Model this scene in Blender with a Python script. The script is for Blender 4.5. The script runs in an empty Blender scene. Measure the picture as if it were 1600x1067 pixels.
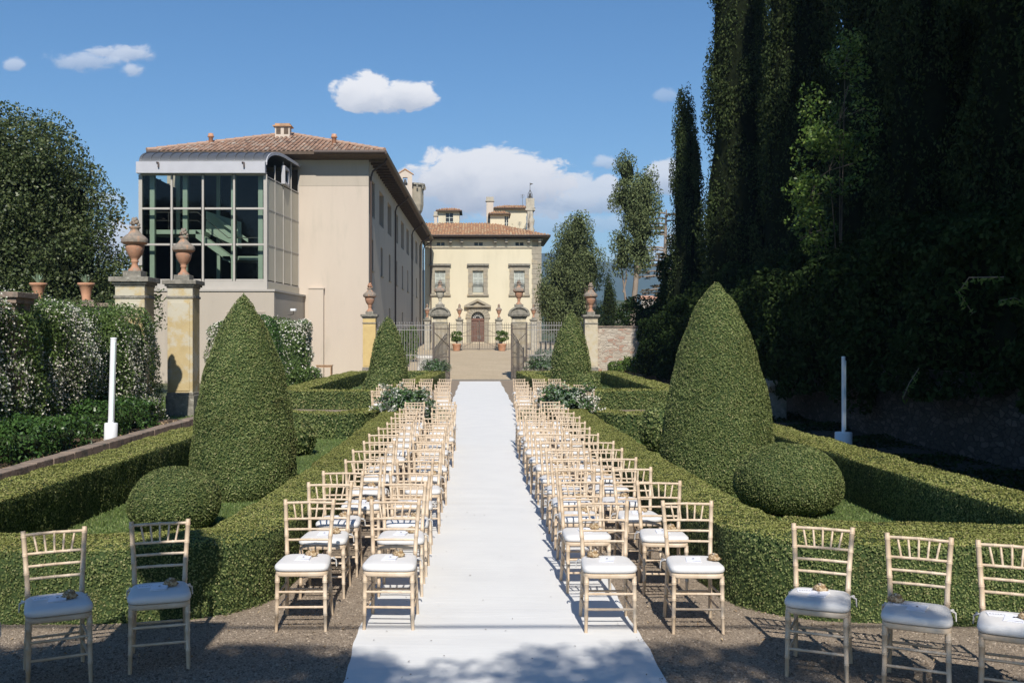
import bpy, math, random
import numpy as np
from mathutils import Vector, Matrix
R = math.radians
PI = math.pi
random.seed(7)
rng = np.random.default_rng(11)
S = bpy.context.scene
C = S.collection

# ------------------------------------------------------------------ camera
cam_d = bpy.data.cameras.new('camera')
cam_d.lens = 35; cam_d.sensor_width = 36
cam_d.shift_x = 0.034375; cam_d.shift_y = -0.0016
cam_d.clip_end = 30000; cam_d.clip_start = 0.1
cam = bpy.data.objects.new('camera', cam_d); C.objects.link(cam)
cam.location = (-0.17, 0, 2.2); cam.rotation_euler = (R(90), 0, 0)
S.camera = cam
# ------------------------------------------------------------------ sun and sky
SUN_DIR = Vector((0.065, -1.0, 0.93)).normalized()
SK = 1 / 0.93   # shadow length per metre of height
sd = bpy.data.lights.new('sun', 'SUN'); sd.energy = 4.6; sd.angle = R(0.53); sd.color = (1.0, 0.94, 0.85)
so = bpy.data.objects.new('sun', sd); C.objects.link(so)
so.rotation_euler = SUN_DIR.to_track_quat('Z', 'Y').to_euler()
S.view_settings.view_transform = 'Standard'; S.view_settings.look = 'None'
S.view_settings.exposure = 0.28; S.view_settings.gamma = 1
S.cycles.max_bounces = 8; S.cycles.transparent_max_bounces = 12

class NT:
    """tiny node helper"""
    def __init__(s, tree):
        s.t = tree; s.n = tree.nodes; s.l = tree.links
    def new(s, typ, **kw):
        nd = s.n.new(typ)
        for k, v in kw.items():
            if k.startswith('in_'):
                nd.inputs[k[3:].replace('_', ' ')].default_value = v
            else: setattr(nd, k, v)
        return nd
    def link(s, a, b): s.l.new(a, b)
    def m(s, op, a, b=None, c=None, clamp=False):
        nd = s.n.new('ShaderNodeMath'); nd.operation = op; nd.use_clamp = clamp
        for i, v in enumerate((a, b, c)):
            if v is None: continue
            if isinstance(v, (int, float)): nd.inputs[i].default_value = v
            else: s.l.new(v, nd.inputs[i])
        return nd.outputs[0]
    def mix(s, f, a, b, blend='MIX'):
        nd = s.n.new('ShaderNodeMix'); nd.data_type = 'RGBA'; nd.blend_type = blend
        for idx, v in ((0, f), (6, a), (7, b)):
            if isinstance(v, (int, float)): nd.inputs[idx].default_value = v
            elif isinstance(v, tuple): nd.inputs[idx].default_value = v if len(v) == 4 else (*v, 1)
            else: s.l.new(v, nd.inputs[idx])
        return nd.outputs[2]
    def noise(s, vec, scale, detail=4, rough=.55, dist=0.0):
        nd = s.n.new('ShaderNodeTexNoise'); nd.inputs['Scale'].default_value = scale
        nd.inputs['Detail'].default_value = detail; nd.inputs['Roughness'].default_value = rough
        nd.inputs['Distortion'].default_value = dist
        if vec is not None: s.l.new(vec, nd.inputs['Vector'])
        return nd.outputs['Fac']
    def smooth(s, v, lo, hi, a=0.0, b=1.0):
        nd = s.n.new('ShaderNodeMapRange'); nd.interpolation_type = 'SMOOTHSTEP'
        nd.inputs[1].default_value = lo; nd.inputs[2].default_value = hi
        nd.inputs[3].default_value = a; nd.inputs[4].default_value = b
        s.l.new(v, nd.inputs[0]); return nd.outputs[0]

w = bpy.data.worlds.new('World'); S.world = w; w.use_nodes = True
W = NT(w.node_tree)
for nd in list(W.n): W.n.remove(nd)
sky = W.new('ShaderNodeTexSky', sky_type='NISHITA', sun_disc=False)
sky.sun_elevation = R(42.8); sky.sun_rotation = R(174.9)
sky.altitude = 100; sky.air_density = 1.0; sky.dust_density = 0.1; sky.ozone_density = 3.5
bg = W.new('ShaderNodeBackground'); bg.inputs[1].default_value = 0.098
hs = W.new('ShaderNodeHueSaturation'); hs.inputs['Saturation'].default_value = 1.2
W.link(sky.outputs[0], hs.inputs['Color']); W.link(hs.outputs[0], bg.inputs[0])
tc = W.new('ShaderNodeTexCoord')
sep = W.new('ShaderNodeSeparateXYZ'); W.link(tc.outputs['Generated'], sep.inputs[0])
yy = W.m('MAXIMUM', sep.outputs[1], 0.02)
u = W.m('DIVIDE', sep.outputs[0], yy); v = W.m('DIVIDE', sep.outputs[2], yy)
cv = W.new('ShaderNodeCombineXYZ'); W.link(u, cv.inputs[0]); W.link(W.m('MULTIPLY', v, 1.5), cv.inputs[1])
n1 = W.noise(cv.outputs[0], 34, 10, .66, .4)
n2 = W.noise(cv.outputs[0], 9, 4, .5)
nz_ = W.m('ADD', W.m('MULTIPLY', W.m('SUBTRACT', n1, .5), 2.4), W.m('MULTIPLY', W.m('SUBTRACT', n2, .5), 1.2))
# direction of each cloud: azimuth slope, height slope, half width, half height up, half height down, thickness
clouds = [(-.112, .243, .033, .024, .015, 1.0), (-.072, .243, .030, .018, .014, 1.0), (-.092, .241, .046, .016, .012, .8),
          (.012, .158, .085, .034, .030, 1.0), (.070, .148, .070, .022, .025, .8), (-.035, .150, .05, .03, .03, .7),
          (.065, .118, .085, .022, .018, .35), (.128, .152, .016, .014, .010, .8),
          (.192, .162, .024, .018, .016, .8), (.190, .245, .012, .007, .006, .25), (.13, .178, .014, .007, .007, .5),
          (-.350, .287, .030, .009, .009, .6), (-.392, .280, .042, .010, .010, .5), (-.345, .270, .014, .008, .007, .55), (-.375, .288, .02, .008, .008, .6),
          (-.465, .277, .010, .007, .006, .5), (-.372, .140, .020, .010, .010, .5), (-.36, .095, .03, .022, .02, .8),
          (.17, .085, .05, .012, .014, .5), (.125, .140, .045, .016, .016, .7), (.13, .118, .05, .012, .012, .35), (.21,.10,.03,.02,.02,.5)]
acc = None; sh = None
for (cu, cvv, rx, ru, rd, th) in clouds:
    du = W.m('DIVIDE', W.m('SUBTRACT', u, cu), rx * 1.12)
    dv0 = W.m('SUBTRACT', v, cvv)
    dv = W.m('MAXIMUM', W.m('DIVIDE', dv0, ru * 1.15), W.m('DIVIDE', dv0, -rd * 1.15))
    rr = W.m('SQRT', W.m('ADD', W.m('MULTIPLY', du, du), W.m('MULTIPLY', dv, dv)))
    e = W.m('ADD', W.m('SUBTRACT', 1.0, rr), W.m('MULTIPLY', nz_, .52 if th > .6 else .85))
    k = W.smooth(e, 0.0, .22 if th > .6 else .6)
    k = W.m('MULTIPLY', k, th)
    lv = W.smooth(W.m('ADD', W.m('DIVIDE', dv0, ru), W.m('MULTIPLY', nz_, .5)), -1.0, .55)
    kl = W.m('MULTIPLY', k, lv)
    acc = k if acc is None else W.m('MAXIMUM', acc, k)
    sh = kl if sh is None else W.m('MAXIMUM', sh, kl)
front = W.m('GREATER_THAN', sep.outputs[1], 0.05)
acc = W.m('MULTIPLY', acc, front)
lit = W.m('DIVIDE', sh, W.m('MAXIMUM', acc, .001), clamp=True)
ccol = W.mix(lit, (.45, .50, .60), (.88, .88, .90))  # cloud shading is put into the colour: grey undersides, white tops
cb = W.new('ShaderNodeBackground'); W.link(ccol, cb.inputs[0]); cb.inputs[1].default_value = .95
mx = W.new('ShaderNodeMixShader'); W.link(acc, mx.inputs[0]); W.link(bg.outputs[0], mx.inputs[1]); W.link(cb.outputs[0], mx.inputs[2])
wo = W.new('ShaderNodeOutputWorld'); W.link(mx.outputs[0], wo.inputs[0])

# ------------------------------------------------------------------ helpers
def tag(o, label=None, cat=None, group=None, kind=None):
    if label: o['label'] = label
    if cat: o['category'] = cat
    if group: o['group'] = group
    if kind: o['kind'] = kind
    return o
def empty(name, loc=(0, 0, 0), rz=0):
    o = bpy.data.objects.new(name, None); C.objects.link(o); o.location = loc; o.rotation_euler = (0, 0, rz)
    o.empty_display_size = .2
    return o
def copy_tree(o, parent=None):
    c = o.copy(); C.objects.link(c)
    if parent: c.parent = parent
    for ch in list(o.children): copy_tree(ch, c)
    return c
def rot2(x, y, a): return (x * math.cos(a) - y * math.sin(a), x * math.sin(a) + y * math.cos(a))

class MB:
    """collects shapes into one mesh"""
    def __init__(s): s.v = []; s.f = []; s.sm = []; s.mi = []; s.var = []
    def add(s, vs, fs, smooth=False, mi=0, var=0.5):
        o = len(s.v); s.v += [tuple(p) for p in vs]
        s.f += [tuple(i + o for i in f) for f in fs]
        s.sm += [smooth] * len(fs); s.mi += [mi] * len(fs); s.var += [var] * len(vs)
    def box(s, x0, x1, y0, y1, z0, z1, mi=0, var=.5):
        vs = [(x0,y0,z0),(x1,y0,z0),(x1,y1,z0),(x0,y1,z0),(x0,y0,z1),(x1,y0,z1),(x1,y1,z1),(x0,y1,z1)]
        s.add(vs, [(0,3,2,1),(4,5,6,7),(0,1,5,4),(1,2,6,5),(2,3,7,6),(3,0,4,7)], False, mi, var)
    def hexa(s, vs, mi=0):
        s.add(vs, [(0,3,2,1),(4,5,6,7),(0,1,5,4),(1,2,6,5),(2,3,7,6),(3,0,4,7)], False, mi)
    def tube(s, pts, rad, n=8, mi=0, smooth=True, caps=True):
        pts = [Vector(p) for p in pts]
        if not hasattr(rad, '__len__'): rad = [rad] * len(pts)
        vs = []; prev = None
        for i, p in enumerate(pts):
            d = (pts[min(i+1, len(pts)-1)] - pts[max(i-1, 0)])
            if d.length < 1e-9: d = Vector((0,0,1))
            d.normalize()
            if prev is None:
                a = d.orthogonal().normalized()
            else:
                a = prev - d * prev.dot(d)
                a = a.normalized() if a.length > 1e-6 else d.orthogonal().normalized()
            prev = a; b = d.cross(a)
            for k in range(n):
                t = 2 * PI * k / n
                vs.append(p + (a * math.cos(t) + b * math.sin(t)) * rad[i])
        fs = []
        for i in range(len(pts) - 1):
            for k in range(n):
                k2 = (k + 1) % n
                fs.append((i*n+k, i*n+k2, (i+1)*n+k2, (i+1)*n+k))
        s.add(vs, fs, smooth, mi)
        if caps:
            m = len(pts) - 1
            s.add([vs[k] for k in range(n)][::-1], [tuple(range(n))], False, mi)
            s.add([vs[m*n+k] for k in range(n)], [tuple(range(n))], False, mi)
    def lathe(s, prof, cx=0, cy=0, n=20, mi=0, smooth=True, z0=0, sq=False):
        """prof: list of (r,z); closed top and bottom"""
        vs = []
        for (r, z) in prof:
            for k in range(n):
                t = 2 * PI * (k + (.5 if sq else 0)) / n
                vs.append((cx + r * math.cos(t), cy + r * math.sin(t), z + z0))
        fs = []
        for i in range(len(prof) - 1):
            for k in range(n):
                k2 = (k + 1) % n
                fs.append((i*n+k, i*n+k2, (i+1)*n+k2, (i+1)*n+k))
        s.add(vs, fs, smooth, mi)
        s.add(vs[:n][::-1], [tuple(range(n))], False, mi)
        s.add(vs[-n:], [tuple(range(n))], False, mi)
    def prism(s, poly, axis, a, b, mi=0, var=.5):
        """extrude a 2-D polygon; axis y: poly in (x,z), from y=a to y=b; axis x: poly in (y,z); axis z: poly in (x,y)"""
        def mk(p, t):
            if axis == 'y': return (p[0], t, p[1])
            if axis == 'x': return (t, p[0], p[1])
            return (p[0], p[1], t)
        n = len(poly)
        vs = [mk(p, a) for p in poly] + [mk(p, b) for p in poly]
        fs = [tuple(range(n)), tuple(range(n, 2*n))[::-1]]
        for i in range(n):
            j = (i + 1) % n
            fs.append((j, i, n + i, n + j))
        s.add(vs, fs, False, mi, var)
    def quad(s, a, b, c, d, mi=0, var=.5): s.add([a, b, c, d], [(0, 1, 2, 3)], False, mi, var)
    def moved(s, off=(0,0,0), rz=0):
        o = MB(); c, sn = math.cos(rz), math.sin(rz)
        o.v = [(x*c - y*sn + off[0], x*sn + y*c + off[1], z + off[2]) for x, y, z in s.v]
        o.f = list(s.f); o.sm = list(s.sm); o.mi = list(s.mi); o.var = list(s.var)
        return o
    def build(s, name, mats, parent=None, bevel=0, fix=True):
        me = bpy.data.meshes.new(name); me.from_pydata(s.v, [], s.f); me.update()
        me.polygons.foreach_set('use_smooth', s.sm); me.polygons.foreach_set('material_index', s.mi)
        at = me.attributes.new('var', 'FLOAT', 'POINT'); at.data.foreach_set('value', s.var)
        if fix:
            import bmesh
            bm = bmesh.new(); bm.from_mesh(me); bmesh.ops.recalc_face_normals(bm, faces=bm.faces[:]); bm.to_mesh(me); bm.free()
        if not isinstance(mats, (list, tuple)): mats = [mats]
        for m in mats: me.materials.append(m)
        o = bpy.data.objects.new(name, me); C.objects.link(o)
        if parent: o.parent = parent
        if bevel:
            md = o.modifiers.new('bevel', 'BEVEL'); md.width = bevel; md.segments = 2; md.limit_method = 'ANGLE'; md.angle_limit = R(40)
        return o

def quads_mesh(name, V, Q, mats, MI, VAR, parent=None, smooth=None, extra=None):
    """fast: V (n,3) float array, Q (m,4) int array"""
    me = bpy.data.meshes.new(name)
    V = np.asarray(V, dtype=np.float32); Q = np.asarray(Q, dtype=np.int32)
    me.vertices.add(len(V)); me.vertices.foreach_set('co', V.ravel())
    me.loops.add(Q.size); me.loops.foreach_set('vertex_index', Q.ravel())
    me.polygons.add(len(Q))
    me.polygons.foreach_set('loop_start', np.arange(0, Q.size, 4, dtype=np.int32))
    me.polygons.foreach_set('material_index', np.asarray(MI, dtype=np.int32))
    me.update(calc_edges=True)
    at = me.attributes.new('var', 'FLOAT', 'POINT'); at.data.foreach_set('value', np.asarray(VAR, dtype=np.float32))
    if not isinstance(mats, (list, tuple)): mats = [mats]
    for m in mats: me.materials.append(m)
    o = bpy.data.objects.new(name, me); C.objects.link(o)
    if parent: o.parent = parent
    return o

def wav(P, s, seed):
    r = np.random.default_rng(seed); out = np.zeros(len(P))
    for k in range(7):
        d = r.normal(size=3); d /= np.linalg.norm(d)
        out += np.sin(P @ d * s * r.uniform(.6, 1.8) + r.uniform(0, 6.28))
    return out / 7 * 1.6
def unit(A): return A / np.maximum(np.linalg.norm(A, axis=1, keepdims=True), 1e-9)

def leaves(P, N, L, Wd, spread=.7, up=None, r=rng, var=None):
    """rhombic leaves at P facing roughly N; returns V,Q,VAR"""
    n = len(P)
    N = unit(N + r.normal(size=(n, 3)) * spread)
    T = r.normal(size=(n, 3)) if up is None else np.asarray(up) + r.normal(size=(n, 3)) * .45
    T = unit(T - N * np.sum(T * N, axis=1, keepdims=True)); B = np.cross(N, T)
    L = np.broadcast_to(L, (n,)) * r.uniform(.7, 1.3, n); Wd = np.broadcast_to(Wd, (n,)) * r.uniform(.7, 1.3, n)
    a = P + T * (L / 2)[:, None]; c = P - T * (L / 2)[:, None]
    off = T * (L * .08)[:, None] + N * (Wd * .12)[:, None]
    b = P + B * (Wd / 2)[:, None] + off; d = P - B * (Wd / 2)[:, None] + off
    V = np.stack([a, b, c, d], axis=1).reshape(-1, 3)
    Q = np.arange(4 * n).reshape(-1, 4)
    vr = r.uniform(0, 1, n) if var is None else var
    return V, Q, np.repeat(vr, 4)

# ------------------------------------------------------------------ materials
def base(name):
    m = bpy.data.materials.new(name); m.use_nodes = True
    t = NT(m.node_tree); p = t.n['Principled BSDF']
    return m, t, p
def mat(name, c1, c2=None, rough=.7, scale=8, metal=0, bump=0, bscale=60, c3=None, s3=1.5, t3=(.55, .68), spec=.4, var=False, detail=5, stretch=None):
    """procedural: two colours by noise, optional third in patches, optional bump"""
    m, t, p = base(name)
    tcn = t.new('ShaderNodeTexCoord'); vec = tcn.outputs['Object']
    if stretch:
        mp = t.new('ShaderNodeMapping'); mp.inputs['Scale'].default_value = stretch; t.link(vec, mp.inputs[0]); vec = mp.outputs[0]
    c2 = c2 or tuple(x * .8 for x in c1)
    f = t.smooth(t.noise(vec, scale, detail), .3, .7)
    col = t.mix(f, c1, c2)
    if c3: col = t.mix(t.smooth(t.noise(vec, s3, 6, .65), *t3), col, c3)
    if var:
        at = t.new('ShaderNodeAttribute', attribute_name='var')
        g = t.new('ShaderNodeMapRange'); g.inputs[3].default_value = .6; g.inputs[4].default_value = 1.4; t.link(at.outputs['Fac'], g.inputs[0])
        vm = t.new('ShaderNodeVectorMath', operation='SCALE'); t.link(col, vm.inputs[0]); t.link(g.outputs[0], vm.inputs['Scale']); col = vm.outputs[0]
    t.link(col, p.inputs['Base Color'])
    p.inputs['Roughness'].default_value = rough; p.inputs['Metallic'].default_value = metal
    p.inputs['Specular IOR Level'].default_value = spec
    if bump:
        b = t.new('ShaderNodeBump'); b.inputs['Strength'].default_value = min(1, bump); b.inputs['Distance'].default_value = .02
        t.link(t.noise(vec, bscale, 5), b.inputs['Height']); t.link(b.outputs[0], p.inputs['Normal'])
    return m
def leafmat(name, cols, rough=.5, trans=.25, spec=.35, brown=0.0):
    """cols: list of (pos, colour) along the per-leaf random value"""
    m, t, p = base(name)
    at = t.new('ShaderNodeAttribute', attribute_name='var')
    cr = t.new('ShaderNodeValToRGB'); el = cr.color_ramp.elements
    while len(el) < len(cols): el.new(.5)
    for e, (ps, c) in zip(el, cols): e.position = ps; e.color = (*c, 1)
    t.link(at.outputs['Fac'], cr.inputs[0])
    tcn = t.new('ShaderNodeTexCoord')
    f = t.smooth(t.noise(tcn.outputs['Object'], 1.1, 4), .35, .65)
    f2 = t.smooth(t.noise(tcn.outputs['Object'], 2.7, 5, .6), .60, .74, 0, brown)
    c = t.mix(t.m('MULTIPLY', f, .35), cr.outputs[0], tuple(x * k for x, k in zip(cols[0][1], (.9, .75, .7))))
    if brown: c = t.mix(f2, c, (.17, .125, .055))
    t.link(c, p.inputs['Base Color']); p.inputs['Roughness'].default_value = rough; p.inputs['Specular IOR Level'].default_value = spec
    tr = t.new('ShaderNodeBsdfTranslucent'); t.link(c, tr.inputs[0])
    mxs = t.new('ShaderNodeMixShader'); mxs.inputs[0].default_value = trans
    t.link(p.outputs[0], mxs.inputs[1]); t.link(tr.outputs[0], mxs.inputs[2])
    t.link(mxs.outputs[0], t.n['Material Output'].inputs[0])
    return m

M = {}
M['box_leaf'] = leafmat('box_leaf', [(0, (.085, .120, .036)), (.5, (.190, .240, .078)), (.86, (.285, .325, .125)), (1, (.38, .35, .17))], .6, .25, .25, .45)
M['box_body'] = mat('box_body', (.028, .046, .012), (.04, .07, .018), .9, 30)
M['sunlit_top_leaf'] = leafmat('sunlit_top_leaf', [(0, (.160, .185, .046)), (.5, (.285, .305, .088)), (.86, (.39, .40, .145)), (1, (.44, .36, .17))], .6, .25, .2, .35)  # brighter leaf for hedge tops; the sunlight there is put into the colour
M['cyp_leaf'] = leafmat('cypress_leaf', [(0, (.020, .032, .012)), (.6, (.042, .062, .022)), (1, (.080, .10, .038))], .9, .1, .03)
M['cyp_body'] = mat('cypress_core', (.008, .011, .006), (.014, .018, .009), 1, 5, spec=0)  # near-black filler added inside crowns and foliage to block light
M['oak_leaf'] = leafmat('oak_leaf', [(0, (.038, .058, .018)), (.6, (.080, .112, .036)), (1, (.16, .185, .075))], .45, .2)
M['dark_leaf'] = leafmat('dark_leaf', [(0, (.012, .024, .007)), (.6, (.026, .046, .013)), (1, (.055, .08, .028))], .9, .15, .03)  # leaf colour darkened to deepen the shade on the right side
M['soil_shade'] = mat('shade_soil', (.05, .04, .03), (.03, .025, .018), .95, 12, bump=1, bscale=50)  # soil painted dark so the tree shade on the path reads deeper
M['yellow_leaf'] = leafmat('yellowing_leaf', [(0, (.10, .10, .02)), (.6, (.22, .17, .03)), (1, (.35, .24, .05))], .5, .3)
M['bright_leaf'] = leafmat('bright_leaf', [(0, (.05, .10, .015)), (.6, (.115, .20, .035)), (1, (.22, .29, .07))], .4, .35)
M['grey_leaf'] = leafmat('eucalyptus_leaf', [(0, (.10, .15, .10)), (.5, (.19, .25, .18)), (1, (.34, .39, .32))], .6, .2)
M['jas_leaf'] = leafmat('jasmine_leaf', [(0, (.06, .11, .028)), (.6, (.135, .21, .055)), (1, (.22, .30, .10))], .35, .25)
M['flower'] = leafmat('white_petal', [(0, (.72, .70, .60)), (1, (.85, .83, .76))], .6, .3)
M['shrub_leaf'] = leafmat('shrub_leaf', [(0, (.035, .085, .02)), (.6, (.07, .15, .035)), (1, (.12, .21, .06))], .35, .25)
M['agave'] = mat('agave', (.16, .24, .16), (.22, .30, .20), .5, 5)
M['bark'] = mat('bark', (.14, .11, .085), (.07, .055, .042), .95, 6, bump=.8, bscale=20, stretch=(1, 1, .25))
M['bark_pale'] = mat('bark_pale', (.30, .24, .19), (.20, .155, .12), .95, 6, bump=.8, bscale=14, stretch=(1, 1, .25))
M['wood'] = mat('limed_wood', (.64, .515, .38), (.56, .43, .30), .45, 14, spec=.4, c3=(.70, .60, .48), s3=3, t3=(.5, .72), bump=.12, bscale=40, stretch=(1, 1, .3))
_t = NT(M['wood'].node_tree); _p = _t.n['Principled BSDF']; _c = _p.inputs['Base Color'].links[0].from_socket
_oi = _t.new('ShaderNodeObjectInfo'); _t.link(_t.mix(_t.m('MULTIPLY', _oi.outputs['Random'], .3), _c, (.40, .27, .16)), _p.inputs['Base Color'])
M['cushion'] = mat('cushion_cloth', (.70, .685, .67), (.66, .645, .63), .8, 3, bump=.12, bscale=500)
M['paper'] = mat('paper', (.84, .85, .90), (.80, .81, .88), .7, 3)
M['ink'] = mat('ink', (.05, .05, .06), (.04, .04, .05), .6, 3)
M['petals'] = mat('dried_petals', (.30, .19, .09), (.16, .10, .05), .7, 60, c3=(.46, .36, .23), s3=45, t3=(.5, .56))
M['organza'] = mat('organza', (.62, .58, .50), (.5, .46, .38), .6, 20)
M['stone'] = mat('lichen_stone', (.27, .25, .21), (.16, .15, .125), .9, 7, bump=.7, bscale=30, c3=(.42, .40, .34), s3=9, t3=(.55, .7))
M['stone_pale'] = mat('pale_stone', (.46, .42, .34), (.36, .33, .27), .9, 5, bump=.5, bscale=25, c3=(.24, .22, .18), s3=2.5, t3=(.55, .75))
M['ochre'] = mat('ochre_plaster', (.50, .40, .22), (.44, .34, .175), .9, 2.5, bump=.3, bscale=25, c3=(.50, .46, .36), s3=1.6, t3=(.46, .6))
M['ochre_bright'] = mat('bright_ochre_plaster', (.60, .46, .21), (.54, .40, .18), .9, 2.5, bump=.3, bscale=25)
M['terra_lichen'] = mat('lichened_terracotta', (.30, .25, .20), (.19, .165, .14), .95, 9, bump=.6, bscale=35, c3=(.42, .25, .16), s3=5, t3=(.52, .64))
M['pillar_old'] = mat('weathered_ochre_plaster', (.50, .42, .27), (.55, .50, .40), .9, 3, bump=.4, bscale=25, c3=(.30, .27, .20), s3=1.6, t3=(.54, .72))
M['terra'] = mat('terracotta', (.44, .235, .145), (.36, .19, .12), .85, 5, bump=.4, bscale=30, c3=(.30, .25, .20), s3=4.5, t3=(.52, .68))
M['terra_pot'] = mat('terracotta_pot', (.52, .28, .17), (.44, .22, .13), .85, 5, c3=(.58, .44, .34), s3=4, t3=(.55, .75))
M['iron'] = mat('dark_iron', (.10, .095, .09), (.07, .065, .06), .6, 20, metal=.3)
M['iron_grey'] = mat('grey_painted_iron', (.34, .33, .32), (.27, .26, .25), .6, 20)
M['iron_rust'] = mat('brown_iron', (.20, .17, .145), (.14, .115, .10), .7, 20, metal=.2)
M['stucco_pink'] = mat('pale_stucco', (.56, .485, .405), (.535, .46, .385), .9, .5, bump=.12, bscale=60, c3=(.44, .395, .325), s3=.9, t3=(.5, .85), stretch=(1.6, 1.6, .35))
M['stucco_dimmed'] = mat('dimmed_stucco', (.46, .405, .335), (.435, .385, .32), .9, .5, bump=.12, bscale=60, c3=(.38, .335, .275), s3=.9, t3=(.5, .85), stretch=(1.6, 1.6, .35))  # darkened copy of the front stucco; puts the side wall's shade into colour
M['stucco_yel'] = mat('yellow_stucco', (.64, .575, .425), (.60, .54, .395), .9, .35, bump=.1, bscale=40, c3=(.52, .46, .33), s3=.7, t3=(.52, .85), stretch=(1.6, 1.6, .4))
M['tan_panel'] = mat('tan_panel', (.50, .46, .36), (.46, .42, .33), .5, 1)
M['pale_frame'] = mat('pale_metal_frame', (.44, .41, .37), (.41, .385, .345), .5, 2)
M['band'] = mat('white_metal_band', (.47, .47, .50), (.44, .44, .47), .4, 2)
M['zinc'] = mat('zinc', (.13, .135, .145), (.11, .115, .122), .45, 2, metal=.4)
M['green_metal'] = mat('green_metal', (.36, .43, .35), (.32, .39, .32), .5, 2)
M['dark_in'] = mat('room_shade', (.040, .037, .032), (.028, .026, .022), 1, 3, spec=0)  # near-black colour stands in for shade inside rooms and openings
M['dark_win'] = mat('dark_glass', (.04, .042, .045), (.03, .03, .034), .15, 3)
M['brownpipe'] = mat('brown_gutter', (.085, .06, .05), (.07, .05, .042), .5, 4)
M['soffit'] = mat('eaves_wood', (.12, .085, .06), (.085, .06, .042), .8, 6)
M['tile'] = None
M['serena'] = mat('grey_sandstone', (.36, .32, .25), (.28, .25, .195), .9, 3, c3=(.42, .34, .22), s3=1.2, t3=(.5, .7), bump=.4, bscale=12)
M['shutter'] = mat('shutter_paint', (.52, .55, .50), (.48, .51, .46), .6, 3)
M['door'] = mat('chestnut_door', (.17, .085, .06), (.13, .065, .045), .5, 3, stretch=(1, 1, .2))
M['white_metal'] = mat('white_lamp_metal', (.80, .82, .84), (.76, .78, .81), .4, 3)
M['lamp_clear'] = mat('lamp_diffuser', (.70, .80, .80), (.66, .76, .77), .3, 3)
M['soil'] = mat('soil', (.11, .075, .05), (.065, .045, .03), .95, 12, bump=1, bscale=50, c3=(.20, .11, .06), s3=14, t3=(.58, .66))
M['kerbst'] = mat('kerb_brick', (.30, .23, .18), (.22, .17, .135), .95, 6, bump=.8, bscale=25, c3=(.13, .12, .10), s3=3, t3=(.5, .65))
M['white_stone'] = mat('white_marble', (.70, .68, .64), (.6, .58, .54), .8, 5)
M['teak'] = mat('teak', (.45, .28, .16), (.36, .21, .12), .6, 8)

# ground materials
def gravelmat(name, a, b, c, sc=70, bs=.6):
    m, t, p = base(name)
    tcn = t.new('ShaderNodeTexCoord'); vec = tcn.outputs['Object']
    vo = t.new('ShaderNodeTexVoronoi'); vo.inputs['Scale'].default_value = sc; t.link(vec, vo.inputs['Vector'])
    cr = t.new('ShaderNodeValToRGB'); el = cr.color_ramp.elements
    el[0].color = (*a, 1); el[1].color = (*b, 1); e = el.new(.5); e.color = (*c, 1)
    sp = t.new('ShaderNodeSeparateColor'); t.link(vo.outputs['Color'], sp.inputs[0]); t.link(sp.outputs[0], cr.inputs[0])
    col = t.mix(t.smooth(t.noise(vec, .8, 6, .6), .3, .7, 0, .4), cr.outputs[0], tuple(x * .72 for x in c))
    t.link(col, p.inputs['Base Color']); p.inputs['Roughness'].default_value = .95; p.inputs['Specular IOR Level'].default_value = .2
    b_ = t.new('ShaderNodeBump'); b_.inputs['Strength'].default_value = bs; b_.inputs['Distance'].default_value = .012
    t.link(vo.outputs['Distance'], b_.inputs['Height']); b_.invert = True; t.link(b_.outputs[0], p.inputs['Normal'])
    return m
M['gravel'] = gravelmat('gravel', (.18, .14, .105), (.44, .36, .28), (.30, .24, .18), 120)
M['court'] = gravelmat('court_gravel', (.40, .32, .22), (.58, .48, .35), (.48, .39, .27), 25, .3)
M['pebble'] = None
m, t, p = base('pebble')
at = t.new('ShaderNodeAttribute', attribute_name='var'); cr = t.new('ShaderNodeValToRGB'); el = cr.color_ramp.elements
el[0].color = (.11, .085, .065, 1); el[1].color = (.40, .33, .26, 1); e = el.new(.6); e.color = (.24, .19, .14, 1)
t.link(at.outputs['Fac'], cr.inputs[0]); t.link(cr.outputs[0], p.inputs['Base Color']); p.inputs['Roughness'].default_value = .85
M['pebble'] = m
M['grass_base'] = mat('lawn_base', (.075, .12, .03), (.11, .15, .045), .95, 6, bump=.6, bscale=120)
M['grass_leaf'] = leafmat('grass_blade', [(0, (.10, .16, .04)), (.6, (.17, .25, .07)), (1, (.28, .32, .13))], .6, .3)
M['field'] = mat('field', (.10, .13, .05), (.15, .14, .07), .95, .05, c3=(.06, .085, .03), s3=.02, t3=(.45, .6))
M['hill_near'] = mat('scrub_hill', (.10, .12, .055), (.19, .155, .10), .95, .05, c3=(.045, .07, .03), s3=.09, t3=(.42, .55), detail=8)
M['hill_mid'] = mat('wooded_hill', (.045, .075, .035), (.10, .12, .06), .95, .02, detail=9, c3=(.03, .05, .025), s3=.06, t3=(.45, .55))
M['mountain'] = mat('mountain', (.05, .08, .05), (.08, .10, .06), .95, .001, detail=9)
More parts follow.
